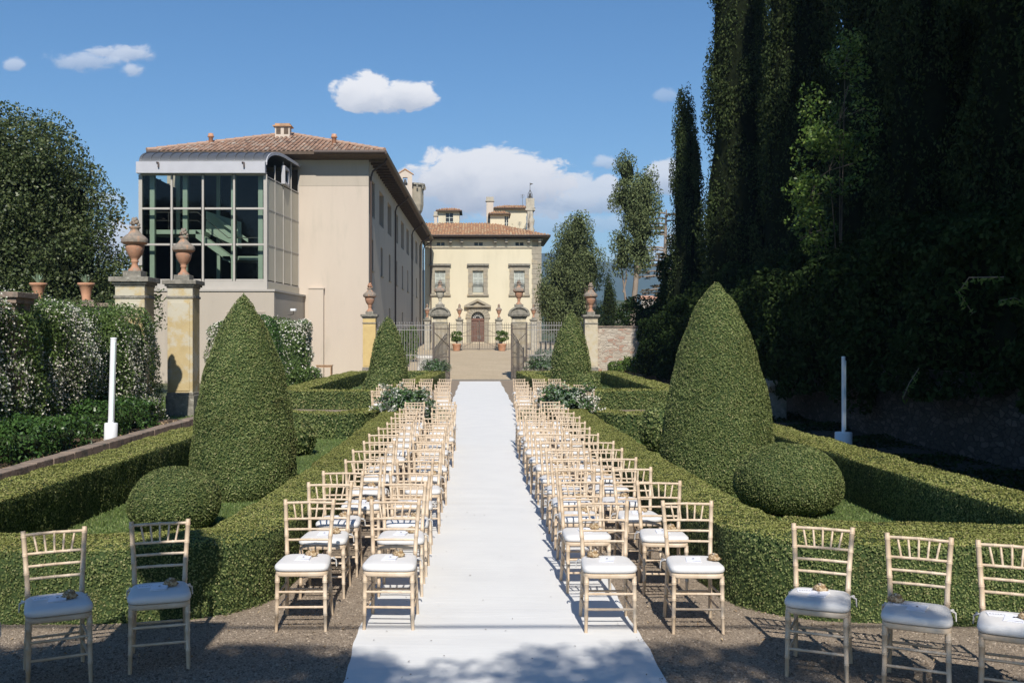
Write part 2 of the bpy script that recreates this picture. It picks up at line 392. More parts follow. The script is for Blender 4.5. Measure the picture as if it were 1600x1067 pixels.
# carpet
m, t, p = base('white_carpet_cloth')
tcn = t.new('ShaderNodeTexCoord'); vec = tcn.outputs['Object']
mp = t.new('ShaderNodeMapping'); mp.inputs['Scale'].default_value = (.5, 4, 1); t.link(vec, mp.inputs[0])
col = t.mix(t.smooth(t.noise(vec, 1.7, 6, .6), .3, .75), (.70, .70, .69), (.66, .66, .655))
t.link(col, p.inputs['Base Color']); p.inputs['Roughness'].default_value = .9; p.inputs['Specular IOR Level'].default_value = .15
b1 = t.new('ShaderNodeBump'); b1.inputs['Strength'].default_value = .15; b1.inputs['Distance'].default_value = .03
t.link(t.noise(mp.outputs[0], 3.2, 5, .6, 1.0), b1.inputs['Height'])
b2 = t.new('ShaderNodeBump'); b2.inputs['Strength'].default_value = .2; b2.inputs['Distance'].default_value = .003
t.link(t.noise(vec, 250, 2), b2.inputs['Height']); t.link(b1.outputs[0], b2.inputs['Normal']); t.link(b2.outputs[0], p.inputs['Normal'])
M['carpet'] = m
# roof tile colours by random value per tile
m, t, p = base('roof_tile')
at = t.new('ShaderNodeAttribute', attribute_name='var'); cr = t.new('ShaderNodeValToRGB'); el = cr.color_ramp.elements
cols = [(0, (.13, .085, .06)), (.25, (.38, .20, .11)), (.5, (.52, .30, .16)), (.75, (.46, .35, .21)), (1, (.60, .50, .36))]
while len(el) < 5: el.new(.5)
for e, (q, c) in zip(el, cols): e.position = q; e.color = (*c, 1)
t.link(at.outputs['Fac'], cr.inputs[0])
tcn = t.new('ShaderNodeTexCoord')
col = t.mix(t.smooth(t.noise(tcn.outputs['Object'], 1.4, 6, .65), .5, .72, 0, .6), cr.outputs[0], (.20, .17, .13))
t.link(col, p.inputs['Base Color']); p.inputs['Roughness'].default_value = .9
M['tile'] = m
m2 = m.copy(); m2.name = 'weathered_roof_tile'
for nd in m2.node_tree.nodes:
    if nd.bl_idname == 'ShaderNodeValToRGB':
        for e, c in zip(nd.color_ramp.elements, [(.15, .10, .08), (.33, .21, .15), (.43, .27, .19), (.40, .32, .26), (.52, .45, .38)]): e.color = (*c, 1)
M['tile_old'] = m2
# rubble wall
def rubble(name, a, b, c, mortar, sc=5):
    m, t, p = base(name)
    tcn = t.new('ShaderNodeTexCoord'); mp = t.new('ShaderNodeMapping'); mp.inputs['Scale'].default_value = (.6, .6, 1.3); t.link(tcn.outputs['Object'], mp.inputs[0])
    nv = t.new('ShaderNodeTexNoise'); nv.inputs['Scale'].default_value = 3; t.link(mp.outputs[0], nv.inputs['Vector'])
    mm = t.new('ShaderNodeMix'); mm.data_type = 'VECTOR'; mm.inputs[0].default_value = .12; t.link(mp.outputs[0], mm.inputs[4]); t.link(nv.outputs['Color'], mm.inputs[5])
    v1 = t.new('ShaderNodeTexVoronoi'); v1.inputs['Scale'].default_value = sc; t.link(mm.outputs[1], v1.inputs['Vector'])
    v2 = t.new('ShaderNodeTexVoronoi', feature='DISTANCE_TO_EDGE'); v2.inputs['Scale'].default_value = sc; t.link(mm.outputs[1], v2.inputs['Vector'])
    sp = t.new('ShaderNodeSeparateColor'); t.link(v1.outputs['Color'], sp.inputs[0])
    cr = t.new('ShaderNodeValToRGB'); el = cr.color_ramp.elements
    el[0].color = (*a, 1); el[1].color = (*b, 1); e = el.new(.5); e.color = (*c, 1)
    t.link(sp.outputs[0], cr.inputs[0])
    edge = t.smooth(v2.outputs['Distance'], .02, .09)
    col = t.mix(edge, mortar, cr.outputs[0]); t.link(col, p.inputs['Base Color']); p.inputs['Roughness'].default_value = .95
    bb = t.new('ShaderNodeBump'); bb.inputs['Strength'].default_value = .8; bb.inputs['Distance'].default_value = .04
    t.link(edge, bb.inputs['Height']); t.link(bb.outputs[0], p.inputs['Normal'])
    return m
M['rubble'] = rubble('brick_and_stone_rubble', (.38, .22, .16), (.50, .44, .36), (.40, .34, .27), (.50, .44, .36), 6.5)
M['rubble_shade'] = rubble('shade_stone_rubble', (.065, .055, .042), (.11, .094, .075), (.052, .045, .036), (.035, .029, .023), 9)  # stone and mortar colours lowered to paint in the wall's deep shade
# thin tinted glass
m, t, p = base('tinted_glass')
tr = t.new('ShaderNodeBsdfTransparent'); tr.inputs[0].default_value = (.76, .82, .78, 1)
gl = t.new('ShaderNodeBsdfGlossy'); gl.inputs['Roughness'].default_value = .03
fr = t.new('ShaderNodeFresnel'); fr.inputs['IOR'].default_value = 1.35
mxs = t.new('ShaderNodeMixShader'); t.link(fr.outputs[0], mxs.inputs[0]); t.link(tr.outputs[0], mxs.inputs[1]); t.link(gl.outputs[0], mxs.inputs[2])
t.link(mxs.outputs[0], t.n['Material Output'].inputs[0]); M['glass'] = m
# ================================================================== ground
def gz(y):
    """ground height along the garden axis"""
    if y <= 55: return 0.0
    if y <= 88: return (y - 55) / 33 * 1.29
    if y <= 108: return 1.29 + (y - 88) / 20 * .64
    if y <= 160: return 1.93 - (y - 108) / 52 * 5
    return -3.07 - (y - 160) * .006
def sheet(name, xs, ys, mt, dz=0.0, zf=None):
    mb = MB(); vs = []; n = len(xs)
    for y in ys:
        for x in xs: vs.append((x, y, (zf(x, y) if zf else gz(y)) + dz))
    fs = [(j*n+i, j*n+i+1, (j+1)*n+i+1, (j+1)*n+i) for j in range(len(ys)-1) for i in range(n-1)]
    mb.add(vs, fs, False); return tag(mb.build(name, mt, fix=False), kind='structure')
sheet('ground', [-2890, -600, -60, 0, 60, 600, 2890], [-110, -40, 0, 55, 66, 77, 88, 98, 108, 160, 400, 1500, 3040], M['field'])
sheet('gravel_path', [-7.1, 0, 8.9], [-25, 0, 30, 54.4], M['gravel'], .004)
sheet('courtyard', [-6.2, 0, 9.0], [54.4, 55, 66, 77, 88, 98, 106.2], M['court'], .006)
# hills behind
def ridge(name, mt, pts, y0, y1, n=160, rough=0.1, zb=-60, seed=3):
    """pts: (slope x/y, slope z/y of the skyline) at the far distance y1"""
    us = np.linspace(pts[0][0], pts[-1][0], n); hs_ = np.interp(us, [p[0] for p in pts], [p[1] for p in pts])
    K = 14; V = []
    for j in range(K + 1):
        f = j / K; y = y0 + (y1 - y0) * f
        x = us * y
        h = (hs_ * y1 + 2.2 - zb) * (f ** .8)
        P = np.stack([x, np.full(n, y), np.zeros(n)], 1)
        h = h * (1 + rough * (wav(P, 14 / y1, seed) * .6 + wav(P, 45 / y1, seed + 1) * .3 + wav(P, 160 / y1, seed + 2) * .15) * (.35 if j == K else 1))
        V.append(np.stack([x, np.full(n, y), zb + h], 1))
    V.append(np.stack([us * y1 * 1.1, np.full(n, y1 * 1.1), np.full(n, zb)], 1))
    V = np.concatenate(V); rws = K + 2
    Q = [(j*n+i, j*n+i+1, (j+1)*n+i+1, (j+1)*n+i) for j in range(rws-1) for i in range(n-1)]
    o = quads_mesh(name, V, Q, mt, [0]*len(Q), np.full(len(V), .5)); tag(o, kind='structure'); o.data.shade_smooth(); return o
ridge('mountain', M['mountain'], [(-.9, .0), (-.45, .02), (-.2, .06), (0, .075), (.04, .086), (.07, .088), (.10, .082), (.16, .074), (.22, .078), (.35, .06), (.9, .05)], 1900, 2700, 240, .10, -60, 3)
ridge('wooded_hills', M['hill_mid'], [(-.9, .02), (-.3, .03), (.0, .03), (.06, .040), (.10, .045), (.14, .036), (.2, .032), (.5, .04), (.9, .03)], 500, 900, 220, .2, -20, 13)
ridge('near_hill', M['hill_near'], [(-.9, .01), (-.1, .0), (.06, .012), (.10, .018), (.14, .036), (.20, .030), (.26, .02), (.6, .02)], 150, 300, 200, .22, -8, 23)

# pebbles near the camera
def pebbles():
    r = np.random.default_rng(5); n = 60000
    y = 5.6 + 5.5 * r.random(n) ** 1.5; x = r.uniform(-.62, .62, n) * y
    keep = (np.abs(x) > 1.0); x = x[keep]; y = y[keep]; n = len(x)
    s = r.uniform(.003, .008, n)
    oc = np.array([(1,0,0),(0,1,0),(-1,0,0),(0,-1,0),(0,0,1),(0,0,-1)], float)
    a = r.uniform(0, 6.28, n); V = np.zeros((n, 8, 3))
    # squat boxes, 8 corners twisted
    cn = np.array([(-1,-1,0),(1,-1,0),(1,1,0),(-1,1,0),(-.6,-.6,1),(.6,-.6,1),(.6,.6,1),(-.6,.6,1)], float)
    cn = cn[None] * r.uniform(.6, 1.3, (n, 1, 3)) + r.normal(size=(n, 8, 3)) * .12
    cx = cn[..., 0] * np.cos(a)[:, None] - cn[..., 1] * np.sin(a)[:, None]; cy = cn[..., 0] * np.sin(a)[:, None] + cn[..., 1] * np.cos(a)[:, None]
    V[..., 0] = cx * s[:, None] + x[:, None]; V[..., 1] = cy * s[:, None] + y[:, None]; V[..., 2] = cn[..., 2] * s[:, None] * .8 + .005
    qs = np.array([(4,5,6,7),(0,1,5,4),(1,2,6,5),(2,3,7,6),(3,0,4,7)])
    Q = (np.arange(n)[:, None, None] * 8 + qs[None]).reshape(-1, 4)
    o = quads_mesh('pebbles', V.reshape(-1, 3), Q, M['pebble'], np.zeros(len(Q), int), np.repeat(r.random(n), 8))
    tag(o, kind='stuff')
pebbles()

# ================================================================== clipped hedges
def chaikin(pts, it=2, closed=False):
    pts = [np.array(p, float) for p in pts]
    for _ in range(it):
        out = [] if closed else [pts[0]]
        rngi = range(len(pts)) if closed else range(len(pts) - 1)
        for i in rngi:
            a, b = pts[i], pts[(i + 1) % len(pts)]
            out += [a * .8 + b * .2, a * .2 + b * .8]
        if not closed: out.append(pts[-1])
        pts = out
    return pts
def hedge(label, path, width, height, leaf, n_per_m2, group='clipped box hedges of the parterre', seed=1, closed=False, faces='all', cat='hedge'):
    r = np.random.default_rng(seed)
    pts = chaikin(path, 2, closed)
    if closed: pts = pts + [pts[0]]
    P = np.array(pts); seg = np.linalg.norm(np.diff(P, axis=0), axis=1); cum = np.concatenate([[0], np.cumsum(seg)]); Ltot = cum[-1]
    def at(s):
        x = np.interp(s, cum, P[:, 0]); y = np.interp(s, cum, P[:, 1])
        e = .12; x1 = np.interp(np.minimum(s + e, Ltot), cum, P[:, 0]); y1 = np.interp(np.minimum(s + e, Ltot), cum, P[:, 1])
        x0 = np.interp(np.maximum(s - e, 0), cum, P[:, 0]); y0 = np.interp(np.maximum(s - e, 0), cum, P[:, 1])
        d = np.stack([x1 - x0, y1 - y0], 1); d /= np.maximum(np.linalg.norm(d, axis=1, keepdims=True), 1e-9)
        return np.stack([x, y], 1), d
    def place(s, lat, z, nl, nzv, amp=.022):
        c, d = at(s); nrm = np.stack([-d[:, 1], d[:, 0]], 1)
        X = c + nrm * lat[:, None]
        Pn = np.stack([X[:, 0], X[:, 1], z], 1)
        Nn = np.stack([nrm[:, 0] * nl, nrm[:, 1] * nl, nzv], 1)
        return Pn + Nn * (wav(Pn, 5, seed)[:, None] * amp + wav(Pn, 16, seed + 5)[:, None] * amp * .5), Nn
    hw = width / 2; rc = .04
    def profile(t):
        """t in 0..1 round the arch; returns lat,z,nl,nz"""
        per = 2 * height + width; q = t * per
        lat = np.where(q < height, -hw, np.where(q < height + width, q - height - hw, hw)); z = np.where(q < height, q, np.where(q < height + width, height, per - q))
        nl = np.where(q < height, -1., np.where(q < height + width, 0., 1.)); nzv = 1 - np.abs(nl)
        # rounded edge
        cx = np.sign(lat) * (hw - rc); cz = height - rc
        cor = (np.abs(lat) > hw - rc) & (z > cz)
        dx = lat - cx; dz = z - cz; L = np.maximum(np.hypot(dx, dz), 1e-6)
        lat = np.where(cor, cx + dx / L * rc, lat); z = np.where(cor, cz + dz / L * rc, z)
        nl = np.where(cor, dx / L, nl); nzv = np.where(cor, dz / L, nzv)
        lat = lat * (1 - .05 * (1 - z / height))
        return lat, z, nl, nzv
    # leaves on the sides and top
    area = Ltot * (2 * height + width); n = int(area * n_per_m2)
    s = r.random(n) * Ltot; t = r.random(n); lat, z, nl, nzv = profile(t)
    Pn, Nn = place(s, lat, z, nl, nzv)
    if not closed:
        m_ = int(width * height * n_per_m2)
        for e, sg in ((0.0, -1), (Ltot, 1)):
            la = r.uniform(-hw, hw, m_) * .97; ze = r.uniform(0, height, m_) * .98; c, d = at(np.full(m_, e))
            nrm = np.stack([-d[:, 1], d[:, 0]], 1)
            rd = rc * ((np.abs(la) > hw - rc) | (ze > height - rc))
            X = c + nrm * la[:, None] + d * sg * (.0 - rd * .4)[:, None]
            Pe = np.stack([X[:, 0], X[:, 1], ze], 1); Ne = np.stack([d[:, 0] * sg, d[:, 1] * sg, np.zeros(m_)], 1)
            Pn = np.concatenate([Pn, Pe]); Nn = np.concatenate([Nn, Ne])
    Pn = Pn - Nn * (r.random(len(Pn)) ** 2 * leaf * 1.6 - leaf * .25)[:, None]
    isl = Nn[:, 2] > .5
    V, Q, VA = leaves(Pn, Nn, leaf * 1.25, leaf * .8, np.where(np.abs(Nn[:, 2:3]) > .5, .55, .20 + .34 * np.abs(Nn[:, 1:2])), r=r)
    MI = np.where(isl, 2, 1)  # top leaves take the sunlit colour, side leaves the darker one
    # body
    K = max(2, int(Ltot / .25)); T = 15; sp = np.linspace(0, Ltot, K + 1); tp = np.linspace(0, 1, T + 1)
    SS, TT = np.meshgrid(sp, tp, indexing='ij'); lat, z, nl, nzv = profile(TT.ravel())
    Pb, Nb = place(SS.ravel(), lat, z, nl, nzv); Pb = Pb - Nb * leaf * .7
    Qb = [(i*(T+1)+j, (i+1)*(T+1)+j, (i+1)*(T+1)+j+1, i*(T+1)+j+1) for i in range(K) for j in range(T)]
    if not closed:
        for i in (0, K):
            b = i * (T + 1)
            for j in range(T // 2): Qb.append((b + j, b + j + 1, b + T - j - 1, b + T - j))
    nb = len(Pb)
    o = quads_mesh('box_hedge', np.concatenate([Pb, V]), np.concatenate([np.array(Qb), Q + nb]), [M['box_body'], M['box_leaf'], M['sunlit_top_leaf']],
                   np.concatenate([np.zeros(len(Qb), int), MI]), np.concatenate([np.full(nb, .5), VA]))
    return tag(o, label, cat, group)

def topiary(label, name, cx, cy, prof, leaf, n_per_m2, group, seed, lean=0.0):
    """surface of revolution; prof list of (r,z)"""
    r = np.random.default_rng(seed); prof = np.array(prof)
    seg = np.hypot(*np.diff(prof, axis=0).T); mid = (prof[:-1, 0] + prof[1:, 0]) / 2; ar = seg * mid * 2 * PI
    n = int(ar.sum() * n_per_m2); k = r.choice(len(seg), n, p=ar / ar.sum()); f = r.random(n)
    rr = prof[k, 0] * (1 - f) + prof[k + 1, 0] * f; z = prof[k, 1] * (1 - f) + prof[k + 1, 1] * f
    dr = prof[k + 1, 0] - prof[k, 0]; dz = prof[k + 1, 1] - prof[k, 1]; th = r.random(n) * 2 * PI
    nl = dz / seg[k]; nzv = -dr / seg[k]
    def pos(rr, z, th, nl, nzv):
        P = np.stack([cx + rr * np.cos(th) + lean * z, cy + rr * np.sin(th), z], 1); N = np.stack([np.cos(th) * nl, np.sin(th) * nl, nzv], 1)
        return P + N * (wav(P, 3.2, seed)[:, None] * .028 + wav(P, 11, seed + 2)[:, None] * .018), N
    P, N = pos(rr, z, th, nl, nzv); P = P - N * (r.random(n) ** 2 * leaf * 1.8 - leaf * .3)[:, None]
    V, Q, VA = leaves(P, N, leaf * 1.25, leaf * .8, .62, r=r)
    A = 28; K = len(prof); TH = np.linspace(0, 2 * PI, A, endpoint=False)
    gr = np.gradient(prof[:, 0]); gzv = np.gradient(prof[:, 1]); L = np.hypot(gr, gzv)
    I, J = np.meshgrid(np.arange(K), np.arange(A), indexing='ij'); I = I.ravel(); J = J.ravel()
    Pb, Nb = pos(prof[I, 0], prof[I, 1], TH[J], (gzv / L)[I], (-gr / L)[I]); Pb = Pb - Nb * leaf * .9
    Qb = [(i*A+j, i*A+(j+1) % A, (i+1)*A+(j+1) % A, (i+1)*A+j) for i in range(K - 1) for j in range(A)]; nb = len(Pb)
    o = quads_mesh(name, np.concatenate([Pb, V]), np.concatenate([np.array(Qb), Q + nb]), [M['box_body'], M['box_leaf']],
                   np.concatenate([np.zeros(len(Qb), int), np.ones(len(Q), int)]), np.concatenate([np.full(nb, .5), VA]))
    return tag(o, label, 'topiary', group)
def cone_prof(Rb, H, p=2.35, q=.78):
    out = [(Rb * .90, .02), (Rb * .97, .12)]
    for t in np.linspace(.08, .985, 22): out.append((Rb * (1 - t ** p) ** q, t * H))
    out.append((.02, H)); return out
def ball_prof(Rb, H):
    out = []
    for a in np.linspace(-.9, PI / 2 - .03, 16):
        out.append((Rb * math.cos(a) ** .9, H * .45 + (H * .55 if a > 0 else H * .5) * (math.sin(a) if a > 0 else math.sin(a) * 1.0)))
    return [(max(a, .02), max(b, .0)) for a, b in out]

# near compartments
hedge('low box hedge across the front of the left parterre, behind the two shaded chairs', [(-7.0, 7.98), (-3.2, 7.95), (-2.2, 8.15), (-2.05, 9.4), (-2.0, 12), (-2.0, 24.8)], .60, .60, .016, 7600, seed=21)
hedge('thick flat inner shoulder of the front left box hedge, below the small round topiary', [(-5.0, 8.05), (-3.6, 8.12), (-3.0, 8.14), (-2.4, 8.5)], .45, .585, .016, 7600, seed=22)
hedge('low box hedge across the front of the right parterre, behind the three angled chairs', [(7.4, 7.95), (3.3, 7.92), (2.25, 8.12), (2.1, 9.4), (2.0, 12), (1.95, 24.8)], .62, .64, .016, 7600, seed=23)
hedge('flat inner shoulder of the front right box hedge, before the big round topiary', [(4.6, 8.15), (3.6, 8.3), (3.0, 8.35), (2.45, 8.6)], .7, .625, .016, 7600, seed=24)
hedge('long outer box hedge of the left parterre, with its shaded side to the lawn', [(-5.2, 7.5), (-5.17, 16), (-5.1, 22.3)], .68, .62, .022, 4000, seed=25)
hedge('long outer box hedge of the right parterre, edged by the shade of the tall cypresses', [(5.2, 7.5), (5.17, 16), (5.1, 22.3)], .68, .62, .022, 4000, seed=26)
hedge('left box hedge bending to a point behind the small round topiary', [(-4.9, 22.6), (-3.9, 22.3), (-3.0, 21.9), (-2.6, 23.0), (-2.15, 24.9)], .6, .60, .036, 1500, seed=27)
hedge('right box hedge bending to a point beside the round topiary behind the big cone', [(4.9, 22.8), (3.9, 22.0), (3.0, 21.8), (2.6, 23.0), (2.1, 24.9)], .6, .60, .036, 1500, seed=28)
# far compartments
hedge('left far box hedge facing the crossing path, beside the left flower arrangement', [(-6.1, 31.9), (-4.6, 31.5), (-3.15, 31.7)], .6, .60, .05, 950, seed=31)
hedge('left outer box hedge of the far parterre, running towards the house wall', [(-6.1, 32), (-6.2, 40), (-6.1, 50)], .8, .62, .055, 780, seed=32)
hedge('left far box hedge along the aisle behind the last chairs, near the gate', [(-3.0, 32.0), (-2.6, 40), (-2.1, 50.2)], .7, .60, .055, 780, seed=33)
hedge('left box hedge right in front of the iron gate', [(-6.0, 50.4), (-4, 50.5), (-2.0, 50.4)], .7, .60, .06, 650, seed=34)
hedge('right far box hedge facing the crossing path, beside the right flower arrangement', [(6.2, 31.8), (4.6, 31.5), (3.15, 31.7)], .6, .62, .05, 950, seed=35)
hedge('right outer box hedge of the far parterre, running towards the brick wall', [(6.1, 32), (6.3, 40), (6.5, 50)], .8, .62, .055, 780, seed=36)
hedge('right far box hedge along the aisle behind the last chairs, near the gate', [(3.0, 32.0), (2.6, 40), (2.15, 50.2)], .7, .60, .055, 780, seed=37)
hedge('right box hedge right in front of the iron gate', [(6.2, 50.4), (4, 50.5), (2.1, 50.4)], .7, .60, .06, 650, seed=38)

GC = 'box cones of the parterre'; GB = 'round box topiaries of the parterre'
topiary('tall clipped box cone on the near left, beside the small round bush', 'cone_topiary', -3.45, 14.0, cone_prof(.725, 2.86), .021, 5200, GC, 41)
topiary('tallest clipped box cone, on the near right beside the largest round bush', 'cone_topiary', 3.35, 14.6, cone_prof(.81, 3.04), .021, 5200, GC, 42)
topiary('far clipped box cone left of the aisle, in front of the yellow pillar', 'cone_topiary', -3.42, 36.5, cone_prof(.76, 3.05), .05, 1000, GC, 43)
topiary('far clipped box cone right of the aisle, in front of the fence and stone wall', 'cone_topiary', 3.28, 36.5, cone_prof(.78, 3.27), .05, 1000, GC, 44)
topiary('round box bush on the lawn in front of the near left cone', 'ball_topiary', -3.65, 11.45, ball_prof(.52, .72), .019, 6000, GB, 45)
topiary('largest round box bush, in front of the tallest cone on the right', 'ball_topiary', 3.76, 12.55, ball_prof(.675, .87), .019, 6000, GB, 46)
topiary('small round box bush behind the near left cone', 'ball_topiary', -3.66, 18.9, ball_prof(.45, .78), .045, 1100, GB, 47)
topiary('round box bush half hidden behind the tallest cone', 'ball_topiary', 3.47, 19.4, ball_prof(.46, .97), .045, 1100, GB, 48)
topiary('low round box bush in front of the far left cone', 'ball_topiary', -3.52, 33.6, ball_prof(.55, 1.05), .048, 1000, GB, 49)
topiary('low round box bush in front of the far right cone', 'ball_topiary', 3.55, 33.6, ball_prof(.50, 1.05), .048, 1000, GB, 50)

# lawns inside the compartments
def lawn(name, x0, x1, y0, y1, n, bl):
    o = sheet(name, [x0, x1], [y0, y1], M['grass_base'], .02)
    r = np.random.default_rng(int(abs(x0) * 10 + y0)); x = r.uniform(x0, x1, n); y = y0 + (y1 - y0) * r.random(n) ** 1.3
    P = np.stack([x, y, np.full(n, .02 + bl * .3)], 1); N = np.stack([r.normal(size=n), r.normal(size=n), np.full(n, .3)], 1)
    V, Q, VA = leaves(P, N, bl, bl * .3, .3, up=(0, 0, 1), r=r)
    tag(quads_mesh('grass', V, Q, M['grass_leaf'], np.zeros(len(Q), int), VA), kind='stuff')
lawn('lawn', -4.95, -2.2, 8.2, 22, 36000, .045)
lawn('lawn', 2.2, 4.95, 8.2, 22, 36000, .045)
lawn('lawn', -6.1, -2.3, 32, 50, 3000, .08)
lawn('lawn', 2.3, 6.3, 32, 50, 3000, .08)
lawn('lawn', -12, -7.6, 26, 44, 6000, .08)

# ================================================================== trees
def tree(name, label, cat, loc, clumps, lmat, leaf, trunk_pts, trunk_r, limbs=(), core=None, aspect=.6, spread=.8, up=None, bark='bark', seed=1, group=None, dens=1.0, fill=.25):
    """clumps: list of (x,y,z,rx,ry,rz,count)"""
    root = empty(name, loc); tag(root, label, cat, group)
    r = np.random.default_rng(seed)
    mb = MB(); mb.tube(trunk_pts, trunk_r, 9)
    for pts, rad in limbs: mb.tube(pts, rad, 6)
    mb.build('trunk', M[bark], root)
    cl = np.array(clumps, float); cnt = np.maximum(1, (cl[:, 6] * dens)).astype(int)
    idx = np.repeat(np.arange(len(cl)), cnt); n = len(idx)
    D = unit(r.normal(size=(n, 3))); k = np.where(r.random(n) < fill, r.random(n) ** .5, 1.0) * r.uniform(.86, 1.1, n)
    P = cl[idx, :3] + D * cl[idx, 3:6] * k[:, None]
    N = unit(D / cl[idx, 3:6])
    V, Q, VA = leaves(P, N, leaf, leaf * aspect, spread, up=up, r=r)
    mats = [M[lmat]]; MI = np.zeros(len(Q), int)
    if core:
        mats.append(M['cyp_body']); Vc = []; Qc = []; o = 0
        for (x, y, z, rx, ry, rz) in core:
            A, B = 12, 8; vs = []
            for j in range(B + 1):
                ph = -PI / 2 + PI * j / B
                for i in range(A):
                    th = 2 * PI * i / A; q = 1 + .12 * math.sin(3 * th + j) ; vs.append((x + rx * math.cos(ph) * math.cos(th) * q, y + ry * math.cos(ph) * math.sin(th) * q, z + rz * math.sin(ph)))
            Vc += vs; Qc += [(o + j*A+i, o + j*A+(i+1) % A, o + (j+1)*A+(i+1) % A, o + (j+1)*A+i) for j in range(B) for i in range(A)]; o += len(vs)
        Q = np.concatenate([Q, np.array(Qc) + len(V)]); V = np.concatenate([V, np.array(Vc)]); VA = np.concatenate([VA, np.full(len(Vc), .5)]); MI = np.concatenate([MI, np.ones(len(Qc), int)])
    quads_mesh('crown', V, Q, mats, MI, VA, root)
    return root
def cyp_clumps(H, Rr, z0, seed, n=None, per=110, shape=None):
    r = random.Random(seed); out = []
    n = n or int(H * Rr * 14)
    for i in range(n):
        t = r.random() ** .9
        env = (shape(t) if shape else (min(1, (t + .04) * 5) ** .6 * (1 - t ** 2.6) ** .7)) * Rr * r.uniform(.66, 1.22) * (.86 + .14 * math.sin(t * 23 + seed) )
        a = r.uniform(0, 2 * PI); z = z0 + t * (H - z0)
        sz = r.uniform(.7, 1.3)
        out.append((env * .85 * math.cos(a), env * .85 * math.sin(a), z, .28 * sz * max(.6, Rr / 1.5), .28 * sz * max(.6, Rr / 1.5), .75 * sz, per * sz))
    return out
def cypress(label, x, y, H, Rr, seed, z0=.4, leaf=.13, per=110, group='tall cypresses behind the right wall', proto=None, core=True, base=0, shape=None):
    if proto is not None:
        c = copy_tree(proto); c.location = (x, y, base); c.rotation_euler = (0, 0, seed * 1.3); c.scale = (1, 1, H / 21.0)
        c['label'] = label; return c
    co = [(0, 0, H * .30, Rr * .66, Rr * .66, H * .31), (0, 0, H * .62, Rr * .52, Rr * .52, H * .33)] if core else None
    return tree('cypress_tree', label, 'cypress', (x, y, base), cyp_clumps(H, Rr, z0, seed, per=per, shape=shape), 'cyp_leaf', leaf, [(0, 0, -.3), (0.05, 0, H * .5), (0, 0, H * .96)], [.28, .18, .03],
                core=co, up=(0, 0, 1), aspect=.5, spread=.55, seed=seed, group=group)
pA = cypress('towering dark cypress at the left edge of the dense grove, behind the stone wall', 10.75, 42, 21, 1.65, 1)
pB = cypress('towering dark cypress with lit plumes just right of the first in the grove', 11.85, 38, 21, 1.45, 2)
cypress('slender shorter cypress at the left end of the dark grove', 9.65, 47, 13.9, .82, 3, per=120, leaf=.11, shape=lambda t: (min(1, (t + .05) * 4) * (1 - t ** 6) ** .6))
for i, (x, y, H, pr, lb) in enumerate([(12.8, 33, 22, pA, 'towering cypress above the bright green tree in the grove'),
        (13.2, 39, 23, pB, 'towering cypress standing second row behind the lit plumes'),
        (12.6, 28.5, 21, pB, 'very dark cypress to the right of the bright green tree'),
        (14.4, 33.5, 22, pA, 'dark cypress filling the gap behind the bright green tree'),
        (13.0, 24, 20, pA, 'black cypress near the right edge with wisteria below it'),
        (14.6, 27.5, 22, pB, 'dark cypress in the back row near the right edge'),
        (13.6, 22, 21, pB, 'shaded cypress at the far right edge of the photo'),
        (15.2, 31, 21, pA, 'hidden dark cypress deep in the grove, behind the back row'),
        (16.5, 36, 21, pB, 'dark cypress at the back of the grove, beyond the trunk gap'),
        (12.4, 20.6, 19, pB, 'nearest black cypress at the right edge above the wall'),
        (12.6, 46, 20, pA, 'dark cypress behind the slender shorter one')]):
    cypress(lb, x, y, H, 1.5, i + 5, proto=pr)

def blob_clumps(ells, n, seed, cr=(.45, .9), per=70, flat=.8, shell=.75):
    """clumps near the surface of ellipsoids"""
    r = np.random.default_rng(seed); out = []
    for (x, y, z, a, b, c) in ells:
        k = int(n * a * b / 4) + 6
        for _ in range(k):
            d = r.normal(size=3); d /= np.linalg.norm(d); q = r.uniform(shell, 1.0)
            s = r.uniform(*cr)
            out.append((x + d[0] * a * q, y + d[1] * b * q, z + d[2] * c * q, s, s, s * flat, per * s * s * 2))
    return out
def broad(name, label, cat, loc, ells, leafm, leaf, seed, H, tr=.3, n=60, cr=(.45, .9), per=70, bark='bark', core=True, group=None, mixm=None, lean=(0, 0)):
    limbs = []
    for (x, y, z, a, b, c) in ells:
        limbs.append(([(lean[0] * .4, lean[1] * .4, H * .35), (x * .5, y * .5, (H * .35 + z) / 2 + .3), (x, y, z)], [tr * .5, tr * .32, tr * .1]))
        rr = random.Random(seed)
        for _ in range(4):
            q = [rr.uniform(-.7, .7) for _ in range(3)]
            limbs.append(([(x, y, z - c * .2), (x + a * q[0], y + b * q[1], z + c * q[2])], [tr * .12, .02]))
    co = [(x, y, z, a * .62, b * .62, c * .62) for (x, y, z, a, b, c) in ells] if core else None
    return tree(name, label, cat, loc, blob_clumps(ells, n, seed, cr, per), leafm, leaf, [(0, 0, -.3), (lean[0] * .2, lean[1] * .2, H * .25), (lean[0], lean[1], H * .6)], [tr, tr * .8, tr * .4], limbs=limbs, core=co, seed=seed, bark=bark, group=group)

